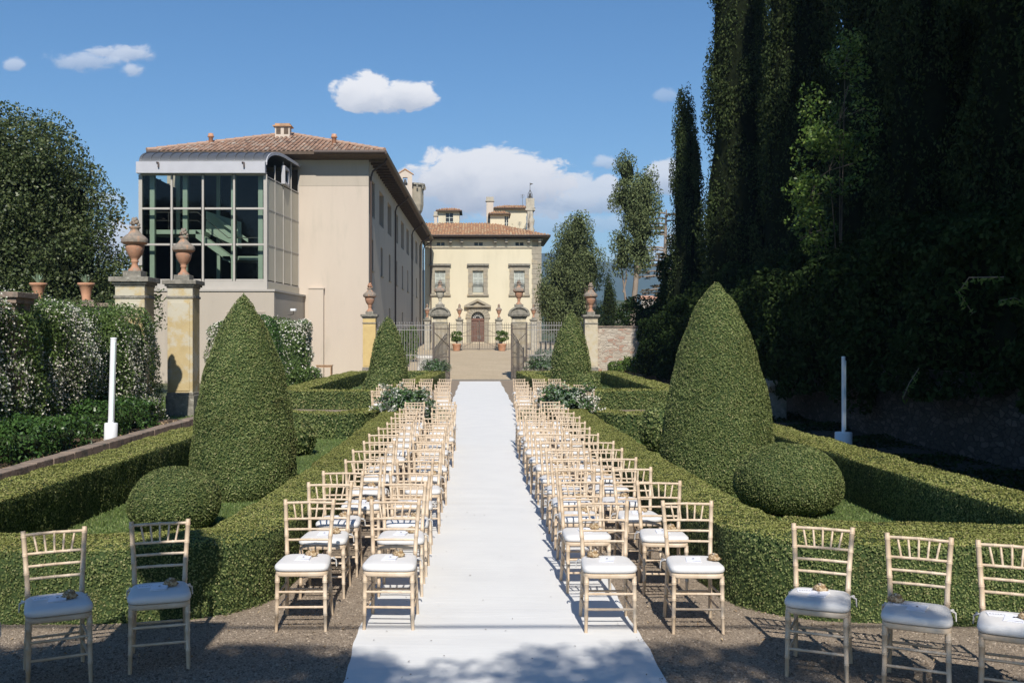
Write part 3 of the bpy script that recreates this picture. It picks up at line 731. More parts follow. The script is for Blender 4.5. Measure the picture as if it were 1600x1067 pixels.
# left holm oak
broad('holm_oak', 'big dark holm oak behind the agave pots on the left', 'tree', (-18.3, 38, -.7),
      [(-3.4, 0, 6.5, 3.4, 3, 3.6), (0, 0, 8.3, 3.4, 3, 3.3), (-2.2, 1, 9.2, 2.6, 2.6, 2.4), (2.1, -.4, 5.6, 2.6, 2.4, 2.6), (1.2, 0, 3.8, 3.2, 2.6, 2.2), (-2.5, -1, 3.2, 3.2, 2.6, 2.2), (2.5, 0, 8.0, 1.2, 1.2, 1.4)], 'oak_leaf', .13, 61, 10, .45, n=48, cr=(.5, 1.1), per=190)
broad('yellowing_oak', 'oak with yellowing leaves beside the holm oak, right edge of the left trees', 'tree', (-16.2, 41.5, 0),
      [(0, 0, 6.9, 1.15, 1.1, 1.2), (.3, 0, 5.7, 1.0, 1.0, 1.0)], 'yellow_leaf', .15, 62, 8, .2, n=40, cr=(.35, .7), per=60, core=False)
broad('laurel_tree', 'low dark evergreen tree right of the yellowing oak, near the glass stairwell', 'tree', (-14.6, 39, 0),
      [(0, 0, 3.8, 1.6, 1.4, 1.5), (-1.8, 0, 3.6, 1.8, 1.4, 1.6), (.9, 0, 3.2, 1.0, 1.2, 1.1)], 'oak_leaf', .15, 63, 6, .2, n=50, cr=(.35, .7), per=80)

# middle trees behind the fence
def rough_conifer(name, label, loc, H, ells, seed, trunk, limbs, leaf=.16, per=230, bark='bark_pale', core=True):
    co = [(x, y, z, a * .6, b * .6, c * .6) for (x, y, z, a, b, c) in ells] if core else None
    cl = blob_clumps(ells, 120, seed, (.26, .55), per, 1.25, .72)
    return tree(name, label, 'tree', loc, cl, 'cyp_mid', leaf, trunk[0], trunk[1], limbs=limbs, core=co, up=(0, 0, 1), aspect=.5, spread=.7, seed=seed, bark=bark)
M['cyp_mid'] = leafmat('cypress_leaf_sunlit', [(0, (.07, .095, .036)), (.6, (.14, .175, .07)), (1, (.22, .25, .11))], .7, .15, .2)  # lighter copy of the cypress leaf, with sunlight put into its colour
gA = gz(72)
rough_conifer('arizona_cypress', 'broad bushy cypress right of the villa, behind the stone urn pillar', (7.1, 72, gA), 12,
    [(-.2, 0, 8.2, 1.5, 1.4, 2.2), (.1, 0, 9.6, .9, .9, 1.3), (-.7, 0, 6.0, 1.9, 1.6, 2.2), (.7, 0, 6.6, 1.3, 1.3, 2.0), (-.9, .2, 3.8, 1.9, 1.6, 1.8), (.2, .2, 3.4, 1.5, 1.4, 1.6), (-1.5, 0, 4.6, 1.3, 1.2, 1.3)], 71,
    ([(.9, -.4, -.3), (.8, -.3, 3), (.3, 0, 6.5), (0, 0, 10)], [.5, .38, .2, .05]),
    [([(.9, -.4, 2.6), (1.2, -.5, 4.2), (1.0, -.3, 6)], [.3, .16, .05]), ([(.9, -.5, 3.2), (.6, -.7, 4.6), (.3, -.7, 6.2)], [.2, .12, .04])])
gB = gz(64)
rough_conifer('umbrella_cypress', 'tall bare-trunked cypress with high tufted crown in the middle distance', (10.0, 64, gB), 14,
    [(-.5, 0, 12.6, .7, .7, 1.25), (-.4, 0, 10.9, 1.15, 1.0, 1.3), (.45, 0, 10.6, 1.1, 1.0, 1.5), (.35, 0, 9.0, 1.2, 1.0, 1.4), (-.75, 0, 7.0, .62, .62, .95), (.2, 0, 7.6, .9, .9, 1.1), (.75, 0, 11.8, .5, .5, .8), (-.9, 0, 8.2, .5, .5, .7)], 72,
    ([(-.3, 0, -.4), (-.2, 0, 3), (.05, 0, 5.5), (.2, 0, 8), (0, 0, 11.5)], [.24, .2, .17, .12, .04]),
    [([(-.15, 0, 3.3), (-.6, 0, 4.4), (-.9, 0, 6.8)], [.1, .08, .03]), ([(-.75, 0, 4.9), (-.55, 0, 5.8), (-.6, 0, 7)], [.07, .05, .02]), ([(.1, 0, 5.8), (.6, 0, 7.2), (.7, 0, 9)], [.1, .07, .02])], core=True)
# bare cedar
def cedar():
    root = tag(empty('dead_cedar', (14.2, 76, gz(76))), 'half dead cedar with bare drooping horizontal branches beside the dark grove', 'tree')
    r = random.Random(4); mb = MB(); H = 11.3
    mb.tube([(0, 0, -.5), (.1, 0, 4), (0, 0, 8), (.1, 0, H)], [.3, .24, .14, .05], 8)
    tw = MB(); P = []
    for i in range(46):
        z = 1.8 + i * .205; L = (1 - (z - 1.5) / 12.5) * 3.1 * r.uniform(.6, 1.1) + .4; a = r.uniform(0, 2 * PI)
        if i % 2: a = r.choice([0, PI]) + r.uniform(-.5, .5)
        dx, dy = math.cos(a), math.sin(a)
        pts = [(0, 0, z), (dx * L * .4, dy * L * .4, z + .15 * L * .4), (dx * L * .8, dy * L * .8, z + .02), (dx * L, dy * L, z - .18)]
        mb.tube(pts, [.08, .06, .04, .015], 5)
        for k in range(9):
            q = r.uniform(.3, 1); s = r.choice([-1, 1]); bx, by, bz = dx * L * q, dy * L * q, z + .04
            l2 = r.uniform(.3, .8) * (1.1 - q * .5)
            e = (bx + (-dy * s * .8 + dx * .5) * l2, by + (dx * s * .8 + dy * .5) * l2, bz - r.uniform(-.08, .22))
            mb.tube([(bx, by, bz), e], [.028, .01], 4, caps=False)
            for _ in range(16): P.append([bx + (e[0] - bx) * r.random(), by + (e[1] - by) * r.random(), bz + (e[2] - bz) * r.random() + .03])
    mb.build('trunk', M['bark_pale'], root)
    P = np.array(P); N = np.tile((0, 0, 1.), (len(P), 1))
    V, Q, VA = leaves(P, N, .16, .07, .8); quads_mesh('crown', V, Q, M['cedar_leaf'], np.zeros(len(Q), int), VA, root)
M['cedar_leaf'] = leafmat('cedar_needles', [(0, (.12, .10, .06)), (.6, (.19, .16, .10)), (1, (.26, .22, .14))], .8, .1, .1)
cedar()
cypress('small pointed dark cypress behind the right end pillar', 10.2, 78, 7.3, .85, 31, group='small cypresses on the slope', base=-.2, per=60)
cypress('small pointed dark cypress in front of the dead cedar, at the grove edge', 10.7, 57, 6.4, .6, 32, group='small cypresses on the slope', base=0, per=60)
broad('juniper', 'bright green juniper bush at the foot of the small pointed cypress', 'bush', (9.3, 72, 0), [(0, 0, 2.2, .8, .7, 1.8)], 'shrub_leaf', .12, 77, 3, .1, n=60, cr=(.2, .4), per=60)
for i, (x, y, z, a, c, lb) in enumerate([(9.5, 100, 1.5, 3.0, 1.8, 'dark spreading cedar bough behind the fence, right of the villa corner'), (12.6, 118, 0, 3.6, 2.2, 'round dark bush on the slope behind the right fence'), (17, 110, -1, 3.0, 3.0, 'scrubby tree on the slope left of the dead cedar'), (23, 130, -1, 4.5, 3.4, 'scrubby tree on the slope behind the dead cedar')]):
    broad('slope_bush', lb, 'bush', (x, y, gz(y) - .5), [(0, 0, z + 1, a, 2.2, c)], 'oak_leaf', .24, 80 + i, 2, .15, n=30, cr=(.5, .9), per=60)
cypress('shorter dark cypress filling the gap beside the slender one at the grove edge', 10.6, 50, 12.5, 1.0, 33, per=120)
# bright green broadleaf in the grove
broad('bright_green_tree', 'bright green leafy tree catching sun in the middle of the dark grove', 'tree', (9.75, 27.2, 0),
      [(0, 0, 8.5, .95, .8, 1.3), (-.3, 0, 7.0, .95, .8, .9), (.15, 0, 9.9, .4, .4, .55), (-.85, 0, 5.2, .5, .5, .5), (-.8, 0, 6.2, .45, .45, .45)], 'bright_leaf', .11, 85, 8, .05, n=90, cr=(.22, .42), per=300, core=False, bark='bark')
# ------------------------------------------------------------------ trees beside and behind the photographer, which shade the garden
oakp = broad('holm_oak', 'tall holm oak on the terrace behind the photographer, to the right', 'tree', (11.6, 3, 0),
      [(0, 0, 9, 4.2, 5, 5), (0, 1, 14, 4.0, 5, 5), (-1, -2, 5.5, 4, 4, 3), (1, 2, 18, 3.4, 4, 4)], 'oak_leaf', .30, 91, 16, .5, n=30, cr=(.6, 1.2), per=36, group='holm oaks on the terrace')
for i, (x, y, s) in enumerate([(11.9, -6, 1.3), (12.1, 9.5, .92), (15.8, 13.5, 1.5), (17.5, 0, 1.5), (16, 7, 1.5)]):
    c = copy_tree(oakp); c.location = (x, y, 0); c.rotation_euler = (0, 0, 0 if i < 2 else i); c.scale = (1, 1, s)
    c['label'] = 'holm oak standing outside the right edge of the photo, ' + ['behind the nearest one', 'beside the front chairs', 'beside the grove', 'far back from the path', 'between the two nearest'][i]
# overhanging branch behind the photographer: dappled shade on the foreground
def overhang():
    r = random.Random(9); cl = []
    for i in range(290):
        x = r.uniform(-5.5, 4.6) if i < 190 else r.uniform(-5.5, -1); z = 7.5 + r.uniform(-.5, 1.3)
        gy = 6.98 - abs(r.gauss(0, .9)) - (.2 if -1.3 < x < .5 else 0) - (.75 if x > 2.35 else 0) 
        cl.append((x + .09 * SK * z, gy - SK * z, z, r.uniform(.16, .42), r.uniform(.16, .42), r.uniform(.1, .2), 120))
    limbs = [([(-6.0, -8, 4.5), (-3.5, -4.6, 7.4), (0, -2.9, 8.2), (4.6, -2.6, 8.4)], [.2, .11, .06, .02]), ([(-3.5, -4.6, 7.4), (-1, -2.2, 7.7), (1, -1.8, 7.9)], [.06, .04, .01]), ([(0, -2.9, 8.2), (2.5, -1.7, 8.1)], [.05, .01])]
    tree('holm_oak', 'holm oak behind the photographer whose boughs dapple the white carpet', 'tree', (0, 0, 0), cl, 'oak_leaf', .085, [(-6.5, -9, -.2), (-6.3, -8.8, 3), (-6.0, -8, 4.5), (-7, -9, 9)], [.4, .33, .26, .1], limbs=limbs, seed=92, spread=1.0)
overhang()

cb_ = MB(); cb_.tube([(-9, 1.3, 6.1), (-4, 1.25, 5.95), (0, 1.25, 5.9), (4, 1.25, 5.95), (9, 1.3, 6.1)], .022, 6)
tag(cb_.build('overhead_cable', M['iron']), 'overhead cable above the photographer that throws a thin line of shadow on the carpet', 'cable')
# ================================================================== urns and pillars
def urn_mb(s=1.0, finial=True):
    pr0 = [(.17, 0), (.17, .05), (.12, .08), (.085, .14), (.075, .22), (.10, .25), (.10, .28), (.085, .30), (.13, .36), (.20, .46), (.235, .58), (.25, .68), (.235, .70), (.30, .72), (.335, .76), (.345, .82), (.32, .88), (.25, .94), (.17, 1.0), (.12, 1.07), (.11, 1.12), (.15, 1.15), (.15, 1.18), (.10, 1.20)]
    a = MB(); a.lathe([(r * s, z * s) for r, z in pr0[:15]], n=22); c_ = MB(); c_.lathe([(r * s, z * s + .0005) for r, z in pr0[14:]], n=22)
    b = MB()
    r = random.Random(3)
    for k in range(14):   # a flaming bud of curled leaves
        t = k / 14; ang = k * 2.4; rr = .10 * s * (1 - t * .7)
        b.lathe([(.012 * s, 0), (.05 * s, .03 * s), (.045 * s, .07 * s), (.01 * s, .10 * s)], cx=rr * math.cos(ang), cy=rr * math.sin(ang), z0=(1.19 + t * .17) * s, n=8)
    return a, b, c_
def pillar(label, x, y, w_, zc, caph=.18, urn=1.0, base=True, mt='ochre', group='stuccoed garden pillars', shape='flat', z0=0, cw=None, ulabel=None, umat='terra', fm=None, urng='terracotta urns on the pillars'):
    root = tag(empty('garden_pillar', (x, y, z0)), label, 'pillar', group); h = w_ / 2; H = zc - z0
    b = MB(); b.box(-h, h, -h, h, .0, H - .003); b.box(-h*.78, h*.78, -h - .02, -h + .002, .75, H - .45); b.build('shaft', M[mt], root, bevel=.01)
    if base:
        b = MB(); b.box(-h*1.12, h*1.12, -h*1.12, h*1.12, -.05, .62); b.box(-h*1.06, h*1.06, -h*1.06, h*1.06, .62, .70); b.build('plinth', M['stone'], root, bevel=.015)
    c = MB(); cw = cw or w_ * 1.34; k = cw / 2
    c.box(-h*1.08, h*1.08, -h*1.08, h*1.08, H - .34, H - .27); c.box(-h*1.06, h*1.06, -h*1.06, h*1.06, H - .05, H); c.box(-h*1.18, h*1.18, -h*1.18, h*1.18, H, H + .06); c.box(-k, k, -k, k, H + .06, H + caph)
    c.build('capital', M['stone'], root, bevel=.012)
    top = H + caph
    if shape == 'curved':
        c = MB(); n = 14; k2 = k * 1.0; rise = .42
        arc = [(k2 * math.cos(PI * i / n), top + rise * math.sin(PI * i / n) ** .9) for i in range(n + 1)]
        inn = [(k2 * .8 * math.cos(PI * i / n), top + .02 + (rise - .1) * math.sin(PI * i / n) ** .9) for i in range(n + 1)]
        c.prism(arc[::-1], 'y', -k + .06, k - .06)
        for i in range(n):
            q = [arc[i], arc[i+1], inn[i+1], inn[i]]; c.prism(q, 'y', -k - .02, -k + .058)
        c.box(-k * 1.04, k * 1.04, -k * 1.04, k * 1.04, top - .05, top + .02)
        c.build('curved_pediment', M['stone'], root); top += rise - .03
    p = MB(); p.box(-h*.62, h*.62, -h*.62, h*.62, top - .001, top + .16); p.build('pedestal', M['stone'], root, bevel=.01); top += .16
    ur = tag(empty('urn', (x, y, z0 + top - .001)), ulabel or ('terracotta urn with a bud finial on the ' + label.split(',')[0]), 'urn', urng)
    a, bb, ll = urn_mb(urn); a.build('vase', M[umat], ur); ll.build('lid', M['terra_lichen'], ur); bb.build('finial', M[fm or 'terra_lichen'], ur)
    return root
pillar('left ochre pillar behind the jasmine hedge, against the glass stairwell', -8.62, 24.6, .72, 3.55, urn=.93, ulabel='larger terracotta urn with a grey lichened shoulder, on the pillar nearest the jasmine')
pillar('tall weathered ochre pillar with the shadow of an urn on its face', -8.62, 28.7, .72, 3.72, urn=.94, ulabel='terracotta urn with grey lid on the weathered pillar beside the left cone')
pillar('bright yellow pillar at the left end of the iron fence, against the house', -6.08, 55, .70, 3.42, urn=1.1, fm='terra', mt='ochre_bright', ulabel='orange terracotta urn on the bright yellow pillar at the house corner')
pillar('pale weathered pillar at the right end of the iron fence, beside the brick wall', 6.12, 55, .70, 3.40, urn=1.12, mt='pillar_old', ulabel='mossy terracotta urn on the pillar beside the brick wall')
pillar('left gate pier with curved stone pediment', -2.22, 55.6, .78, 3.45, urn=.95, mt='pillar_old', shape='curved', cw=1.15, umat='stone_pale', ulabel='grey stone urn over the curved pediment of the left gate pier')
pillar('right gate pier with curved stone pediment', 2.18, 55.6, .78, 3.45, urn=.95, mt='pillar_old', shape='curved', cw=1.15, ulabel='brown terracotta urn over the curved pediment of the right gate pier')
for x, lb, ul in [(-4.55, 'small grey pillar at the left end of the villa gate, by the wing', 'slim urn at the left end of the villa gate, by the wing'), (-1.7, 'small grey pillar left of the villa door', 'slim urn left of the villa door pediment'),
           (1.78, 'small grey pillar right of the villa door', 'slim urn right of the villa door pediment'), (4.85, 'small grey pillar in front of the villa corner stones', 'slim urn in front of the villa corner stones')]:
    pillar(lb, x, 88, .52, 3.85, urn=.82, mt='stone_pale', base=False, z0=1.29, group='small pillars of the villa gate', ulabel=ul, urng='slim urns of the villa gate')
pillar('unseen ochre pillar added beside the photographer, outside the left edge, to shade the chairs', -2.24, 3.3, .6, 3.6, urn=1.0, ulabel='unseen terracotta urn added on the pillar beside the photographer for its shadow')  # unseen pillar and urn placed to cast the rounded shadow
# brown stone pillar stub at the left frame edge
sb = tag(empty('stone_pier', (-8.7, 18.0, 0)), 'brown stone pier with a broad cap at the left edge, rising out of the jasmine', 'pillar')
b = MB(); b.box(-.32, .32, -.32, .32, 0, 2.95); b.build('shaft', M['kerbst'], sb, bevel=.01)
b = MB(); b.box(-.42, .42, -.42, .42, 2.95, 3.05); b.box(-.37, .37, -.37, .37, 2.85, 2.95); b.build('capital', M['kerbst'], sb, bevel=.01)

# ================================================================== jasmine and beds
def foliage_wall(name, label, cat, boxes, leaf, dens, lm, seed, flower=0.0, fsize=.05, group=None, parts=True, rough=.12, upz=0):
    """boxes: (x0,x1,y0,y1,z0,z1) irregular leafy masses"""
    r = np.random.default_rng(seed); root = empty(name, ((boxes[0][0] + boxes[0][1]) / 2, boxes[0][2], 0)); tag(root, label, cat, group)
    ox, oy = root.location[0], root.location[1]; Ps = []; Ns = []; Vb = []; Qb = []; o = 0
    for (x0, x1, y0, y1, z0, z1) in boxes:
        c = np.array([(x0+x1)/2, (y0+y1)/2, (z0+z1)/2]); hf = np.array([x1-x0, y1-y0, z1-z0]) / 2
        ar = 8 * (hf[0]*hf[1]*.5 + hf[1]*hf[2] + hf[0]*hf[2]); n = int(ar * dens)
        D = r.uniform(-1, 1, (n, 3)); fa = r.choice(3, n, p=np.array([hf[1]*hf[2], hf[0]*hf[2], hf[0]*hf[1]*.5]) / (hf[1]*hf[2] + hf[0]*hf[2] + hf[0]*hf[1]*.5))
        sg = np.where(r.random(n) < .5, -1., 1.); sg = np.where(fa == 2, 1., sg); D[np.arange(n), fa] = sg
        Ln = (np.abs(D) ** 5).sum(1) ** .2; D = D / Ln[:, None]
        N = unit(np.sign(D) * np.abs(D) ** 4 / hf)
        P = c + D * hf; P = P + N * (wav(P, 2.2, seed) * rough + wav(P, 6, seed + 3) * rough * .5 - r.random(n) * rough * .8)[:, None]
        Ps.append(P); Ns.append(N)
        A, B = 20, 8; vs = []
        for j in range(B + 1):
            ph = -PI/2 + PI * j / B
            for i in range(A):
                th = 2 * PI * i / A; d = np.array([math.cos(ph)*math.cos(th), math.cos(ph)*math.sin(th), math.sin(ph)])
                d = d / (np.abs(d) ** 5).sum() ** .2; q = c + d * (hf - np.minimum(rough * 1.7, hf * .62)); vs.append(q)
        Vb += vs; Qb += [(o+j*A+i, o+j*A+(i+1) % A, o+(j+1)*A+(i+1) % A, o+(j+1)*A+i) for j in range(B) for i in range(A)]; o += len(vs)
    P = np.concatenate(Ps); N = np.concatenate(Ns); ofs = np.array([ox, oy, 0]); P = P - ofs; Vb = np.array(Vb) - ofs
    V, Q, VA = leaves(P, N, leaf, leaf * .55, .8, r=r)
    quads_mesh('foliage', np.concatenate([Vb, V]), np.concatenate([np.array(Qb), Q + len(Vb)]), [M['cyp_body' if lm == 'dark_leaf' else 'box_body'], M[lm]], np.concatenate([np.zeros(len(Qb), int), np.ones(len(Q), int)]), np.concatenate([np.full(len(Vb), .5), VA]), root)
    if flower:
        f_ = 1.3 * wav(P, 1.7, seed + 9) + .8 * wav(P, 5, seed + 4) + r.normal(size=len(P)) * .6
        k = np.argsort(-f_)[:int(len(P) * flower)]
        F = P[k] + N[k] * r.uniform(.01, .06, len(k))[:, None]
        V, Q, VA = leaves(F, N[k] + np.array([0, 0, .2]), fsize, fsize * .8, .6, r=r)
        quads_mesh('blossom', V, Q, M['flower'], np.zeros(len(Q), int), VA, root)
    return root
foliage_wall('jasmine_hedge', 'long flowering jasmine hedge covered in small white blossoms on the left', 'hedge',
    [(-10.0, -8.35, 12.0, 24.3, .2, 2.95), (-9.3, -7.9, 22.0, 24.95, .2, 2.95), (-9.4, -8.15, 19.0, 21.6, .1, 3.0), (-9.2, -8.2, 15.5, 18.5, .1, 2.95), (-8.9, -7.75, 21.5, 24.6, .1, .9)], .065, 560, 'jas_leaf', 101, flower=.32, fsize=.043, rough=.20)
foliage_wall('jasmine_hedge', 'jasmine bush with white flowers against the beige podium of the house', 'hedge',
    [(-12.5, -8.2, 45, 46.6, 0, 3.2), (-9.6, -7.75, 44.4, 46.4, 0, 3.1), (-8.6, -7.3, 44.2, 46.2, 0, .9)], .10, 260, 'jas_leaf', 102, flower=.30, fsize=.09, rough=.18)
foliage_wall('climbing_hedge', 'leafy green hedge right behind the weathered ochre pillar, left of the cone', 'hedge',
    [(-8.9, -6.9, 33.5, 34.6, 0, 3.0)], .09, 300, 'shrub_leaf', 103, flower=.08, fsize=.07, rough=.15)
rs = random.Random(31)
for i, y in enumerate([12.4, 13.9, 15.2, 16.6, 18.0, 20.4, 22.2]):
    hh = rs.uniform(.75, 1.05)
    foliage_wall('rose_shrub', ['low green shrub in the raised bed at the left photo edge', 'low green shrub second from the left in the raised bed', 'low green shrub in the middle of the raised bed', 'low green shrub left of the white lamp post', 'low green shrub just behind the left white lamp post', 'low green shrub right of the white lamp post', 'low green shrub at the far end of the raised bed'][i], 'shrub',
        [(-8.35, -7.35 + rs.uniform(-.1, .1), y - .8, y + .75, .1, hh)], .075, 420, 'shrub_leaf', 110 + i, group='low shrubs in the raised bed', rough=.16)
# raised bed with brick kerb
tag((lambda mb: (mb.box(-10.4, -7.0, 9, 24.6, -.02, .24), mb)[1])(MB()).build('flower_bed', M['soil']), kind='structure')
kb = MB(); y = 8.6; rk = random.Random(2)
while y < 24.6:
    L = rk.uniform(.5, .8); j = rk.uniform(-.012, .012); kb.box(-7.12 + j, -6.86 + j, y + .008, y + L, -.02, .33 + rk.uniform(-.008, .008)); y += L
tag(kb.build('kerb_wall', M['kerbst'], bevel=.012), 'low brown stone kerb holding the raised bed under the jasmine', 'wall')
kb = MB(); y = 30
while y < 52:
    L = rk.uniform(.8, 1.2); kb.box(-7.4, -7.12, y + .01, y + L, -.02, .32); y += L
tag(kb.build('kerb_wall', M['kerbst'], bevel=.012), 'low stone kerb further back, leading to the wooden bench by the house', 'wall')
# leaf litter
def litter():
    r = np.random.default_rng(8); n = 1500
    x = np.concatenate([r.uniform(-7.6, -7.1, n // 2), r.uniform(-4, 4, n // 2)]); y = np.concatenate([r.uniform(11, 24, n // 2), r.uniform(6.4, 8.2, n // 2)])
    z = np.where(x < -7, .26, .015); k = (x < -7) | ((np.abs(x) > 1.1) & (r.random(n) < .35)); P = np.stack([x, y, z], 1)[k]
    V, Q, VA = leaves(P, np.tile((0, 0, 1.), (len(P), 1)), np.where(P[:, 0] < -7, .07, .03), np.where(P[:, 0] < -7, .035, .015), .4, r=r)
    tag(quads_mesh('fallen_leaves', V, Q, M['petals'], np.zeros(len(Q), int), VA), kind='stuff')
litter()
# garden wall behind jasmine with agave pots
gw = MB(); gw.box(-21, -9.2, 27.2, 27.6, 0, 3.10); gw.box(-21, -9.2, 27.1, 27.7, 3.10, 3.2)
tag(gw.build('garden_wall', M['kerbst'], bevel=.01), 'high garden wall behind the jasmine that carries the agave pots', 'wall')
for x, lb, zz in [(-12.24, 'terracotta pot with an agave on the wall, left one', 3.2), (-10.92, 'terracotta pot with an agave on the wall, right one by the ochre pillar', 3.2)]:
    b = MB(); b.box(-.36, .36, -.3, .3, 0, .10); pb = MB()
    root = tag(empty('agave_pot', (x, 27.4, zz)), lb, 'plant pot', 'agave pots on the garden wall'); b.build('stone_slab', M['kerbst'], root)
    pb.lathe([(.14, .10), (.15, .14), (.13, .18), (.17, .40), (.22, .56), (.27, .60), (.27, .66), (.22, .66), (.2, .62)], n=20); pb.build('pot', M['terra_pot'], root)
    lf = MB(); r = random.Random(int(x * -10))
    for k in range(16):
        a = k * 2.4; L = r.uniform(.32, .48); el = r.uniform(.5, 1.3); d = (math.cos(a) * math.cos(el), math.sin(a) * math.cos(el), math.sin(el))
        s = (-math.sin(a) * .028, math.cos(a) * .028, 0); bz = .60
        p0 = (0, 0, bz); p1 = tuple(d[i] * L * .5 for i in range(3)); p2 = tuple(d[i] * L - (0, 0, .03)[i] for i in range(3))
        lf.add([(s[0], s[1], bz), (-s[0], -s[1], bz), (p1[0] - s[0]*1.2, p1[1] - s[1]*1.2, p1[2] + bz + .03), (p1[0], p1[1], p1[2] + bz), (p1[0] + s[0]*1.2, p1[1] + s[1]*1.2, p1[2] + bz + .03), (p2[0], p2[1], p2[2] + bz)],
               [(0, 3, 4), (0, 1, 3), (1, 2, 3), (3, 2, 5), (4, 3, 5)])
    lf.build('agave', M['agave'], root, fix=False); root.scale = (.85, .85, .85)
# bits of greenery on the wall top
for i, x in enumerate([-12.9, -12.3, -11.35, -10.2, -9.6]):
    foliage_wall('creeper_tuft', 'dark creeper tuft on top of the garden wall, ' + ['leftmost', 'just left of the left agave pot', 'between the agave pots', 'right of the right agave pot', 'nearest the ochre pillar'][i], 'plant', [(x - .4, x + .4, 27.0, 27.8, 2.6, 3.35 + .15 * (i % 2))], .08, 200, 'oak_leaf', 130 + i, group='creeper tufts on the garden wall', rough=.12)

# ================================================================== lamp posts
def lamp(label, x, y, z, hb, rb, H, rp, lean):
    root = tag(empty('lamp_post', (x, y, z)), label, 'lamp post', 'white garden lamp posts'); root.rotation_euler = (0, lean, 0)
    b = MB(); b.lathe([(rb, -.05), (rb, hb - .01), (rb - .01, hb), (rp * 1.2, hb + .005)], n=24); b.build('base', M['white_metal'], root)
    b = MB(); b.lathe([(rp, hb + .004), (rp, H - .04), (rp * .96, H)], n=18); b.build('tube', M['white_metal'], root)
    b = MB(); b.box(-.006 + rp * .55, .02 + rp * .55, -rp * .9, -rp * .55, hb + .05, H - .06); b.build('light_strip', M['lamp_clear'], root)
    b = MB(); b.lathe([(rp * 1.06, H - .002), (rp * 1.06, H + .02), (.01, H + .025)], n=18); b.build('cap', M['white_metal'], root)
lamp('slightly leaning white lamp post in front of the jasmine', -7.27, 19.3, .24, .35, .125, 1.98, .058, .03)
lamp('white lamp post in the deep shade by the right wall', 7.27, 20.2, 0, .33, .17, 1.84, .038, .0)

# ================================================================== right side wall
rw = MB(); yb = [8, 16, 24, 32, 40, 48, 55]
for a, b_ in zip(yb[:-1], yb[1:]): rw.box(8.95, 9.45, a, b_ - .002, -.1, 2.9 + .1 * math.sin(a))
tag(rw.build('stone_wall', M['rubble_shade']), 'dark rough stone retaining wall in the shade below the cypresses', 'wall')
bw = MB(); bw.box(6.48, 9.6, 54.9, 55.4, -.1, 2.90); o = tag(bw.build('brick_wall', M['rubble']), 'sunlit pinkish brick and stone wall beside the right end pillar', 'wall')
bw = MB(); bw.box(6.47, 9.6, 54.84, 55.46, 2.90, 2.97); bw.build('coping', M['kerbst'], o)
foliage_wall('climbing_creeper', 'dark wisteria and ivy draping the long wall in the shade on the right', 'climber',
    [(8.3, 9.9, 9, 17, .7, 4.2), (8.3, 9.9, 15.5, 24, .9, 4.3), (7.9, 9.8, 22.5, 27.5, .5, 4.2), (8.2, 9.9, 27, 36, .6, 4.0), (8.0, 10, 35, 44, .5, 4.0), (8.3, 9.9, 43, 53.5, .2, 3.4), (9.6, 12, 10, 54, 1.2, 5.0), (12.5, 15, 16, 50, 1.0, 7.0)], .15, 300, 'dark_leaf', 140, rough=.4)
tag((lambda mb: (mb.box(5.35, 8.95, 8, 54, -.05, .012), mb)[1])(MB()).build('shade_dark_path', M['soil_shade']), kind='structure')  # dark sheet laid over the gravel to paint in the tree shade
foliage_wall('dark_shrub', 'dark evergreen shrub at the left foot of the grove, behind the brick wall', 'shrub', [(8.2, 10.6, 55.8, 58, 0, 4.6), (9.2, 11.5, 48, 53, 1, 6.5)], .18, 120, 'dark_leaf', 146, rough=.4)
foliage_wall('ivy_patch', 'bright green ivy patch sprouting from the sunlit brick wall', 'climber', [(7.0, 8.6, 54.2, 54.95, .35, 1.0), (7.9, 8.7, 54.3, 54.95, .7, 1.25)], .12, 220, 'bright_leaf', 141, rough=.15)
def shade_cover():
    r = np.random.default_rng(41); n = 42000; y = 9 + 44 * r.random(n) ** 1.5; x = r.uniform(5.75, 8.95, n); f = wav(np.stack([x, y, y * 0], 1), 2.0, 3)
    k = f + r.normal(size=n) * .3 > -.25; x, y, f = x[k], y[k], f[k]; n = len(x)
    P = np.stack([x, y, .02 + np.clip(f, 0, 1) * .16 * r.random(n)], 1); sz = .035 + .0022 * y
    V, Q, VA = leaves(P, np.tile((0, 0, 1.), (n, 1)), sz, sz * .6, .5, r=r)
    tag(quads_mesh('shade_leaves', V, Q, M['dark_leaf'], np.zeros(len(Q), int), VA), kind='stuff')  # dark leaves added over the path to deepen its painted shade
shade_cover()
# stone trough
tr = tag(empty('stone_trough', (8.1, 27.6, 0)), 'grey stone trough on a pedestal in the shade behind the tallest cone', 'trough')
b = MB(); b.lathe([(.34, 0), (.34, .7), (.30, .74), (.38, .80)], n=4, sq=True, smooth=False); b.build('pedestal', M['stone'], tr)
b = MB(); b.lathe([(.40, .80), (.56, .92), (.60, 1.02), (.60, 1.10), (.50, 1.10), (.46, .98)], n=20); b.build('basin', M['stone'], tr)
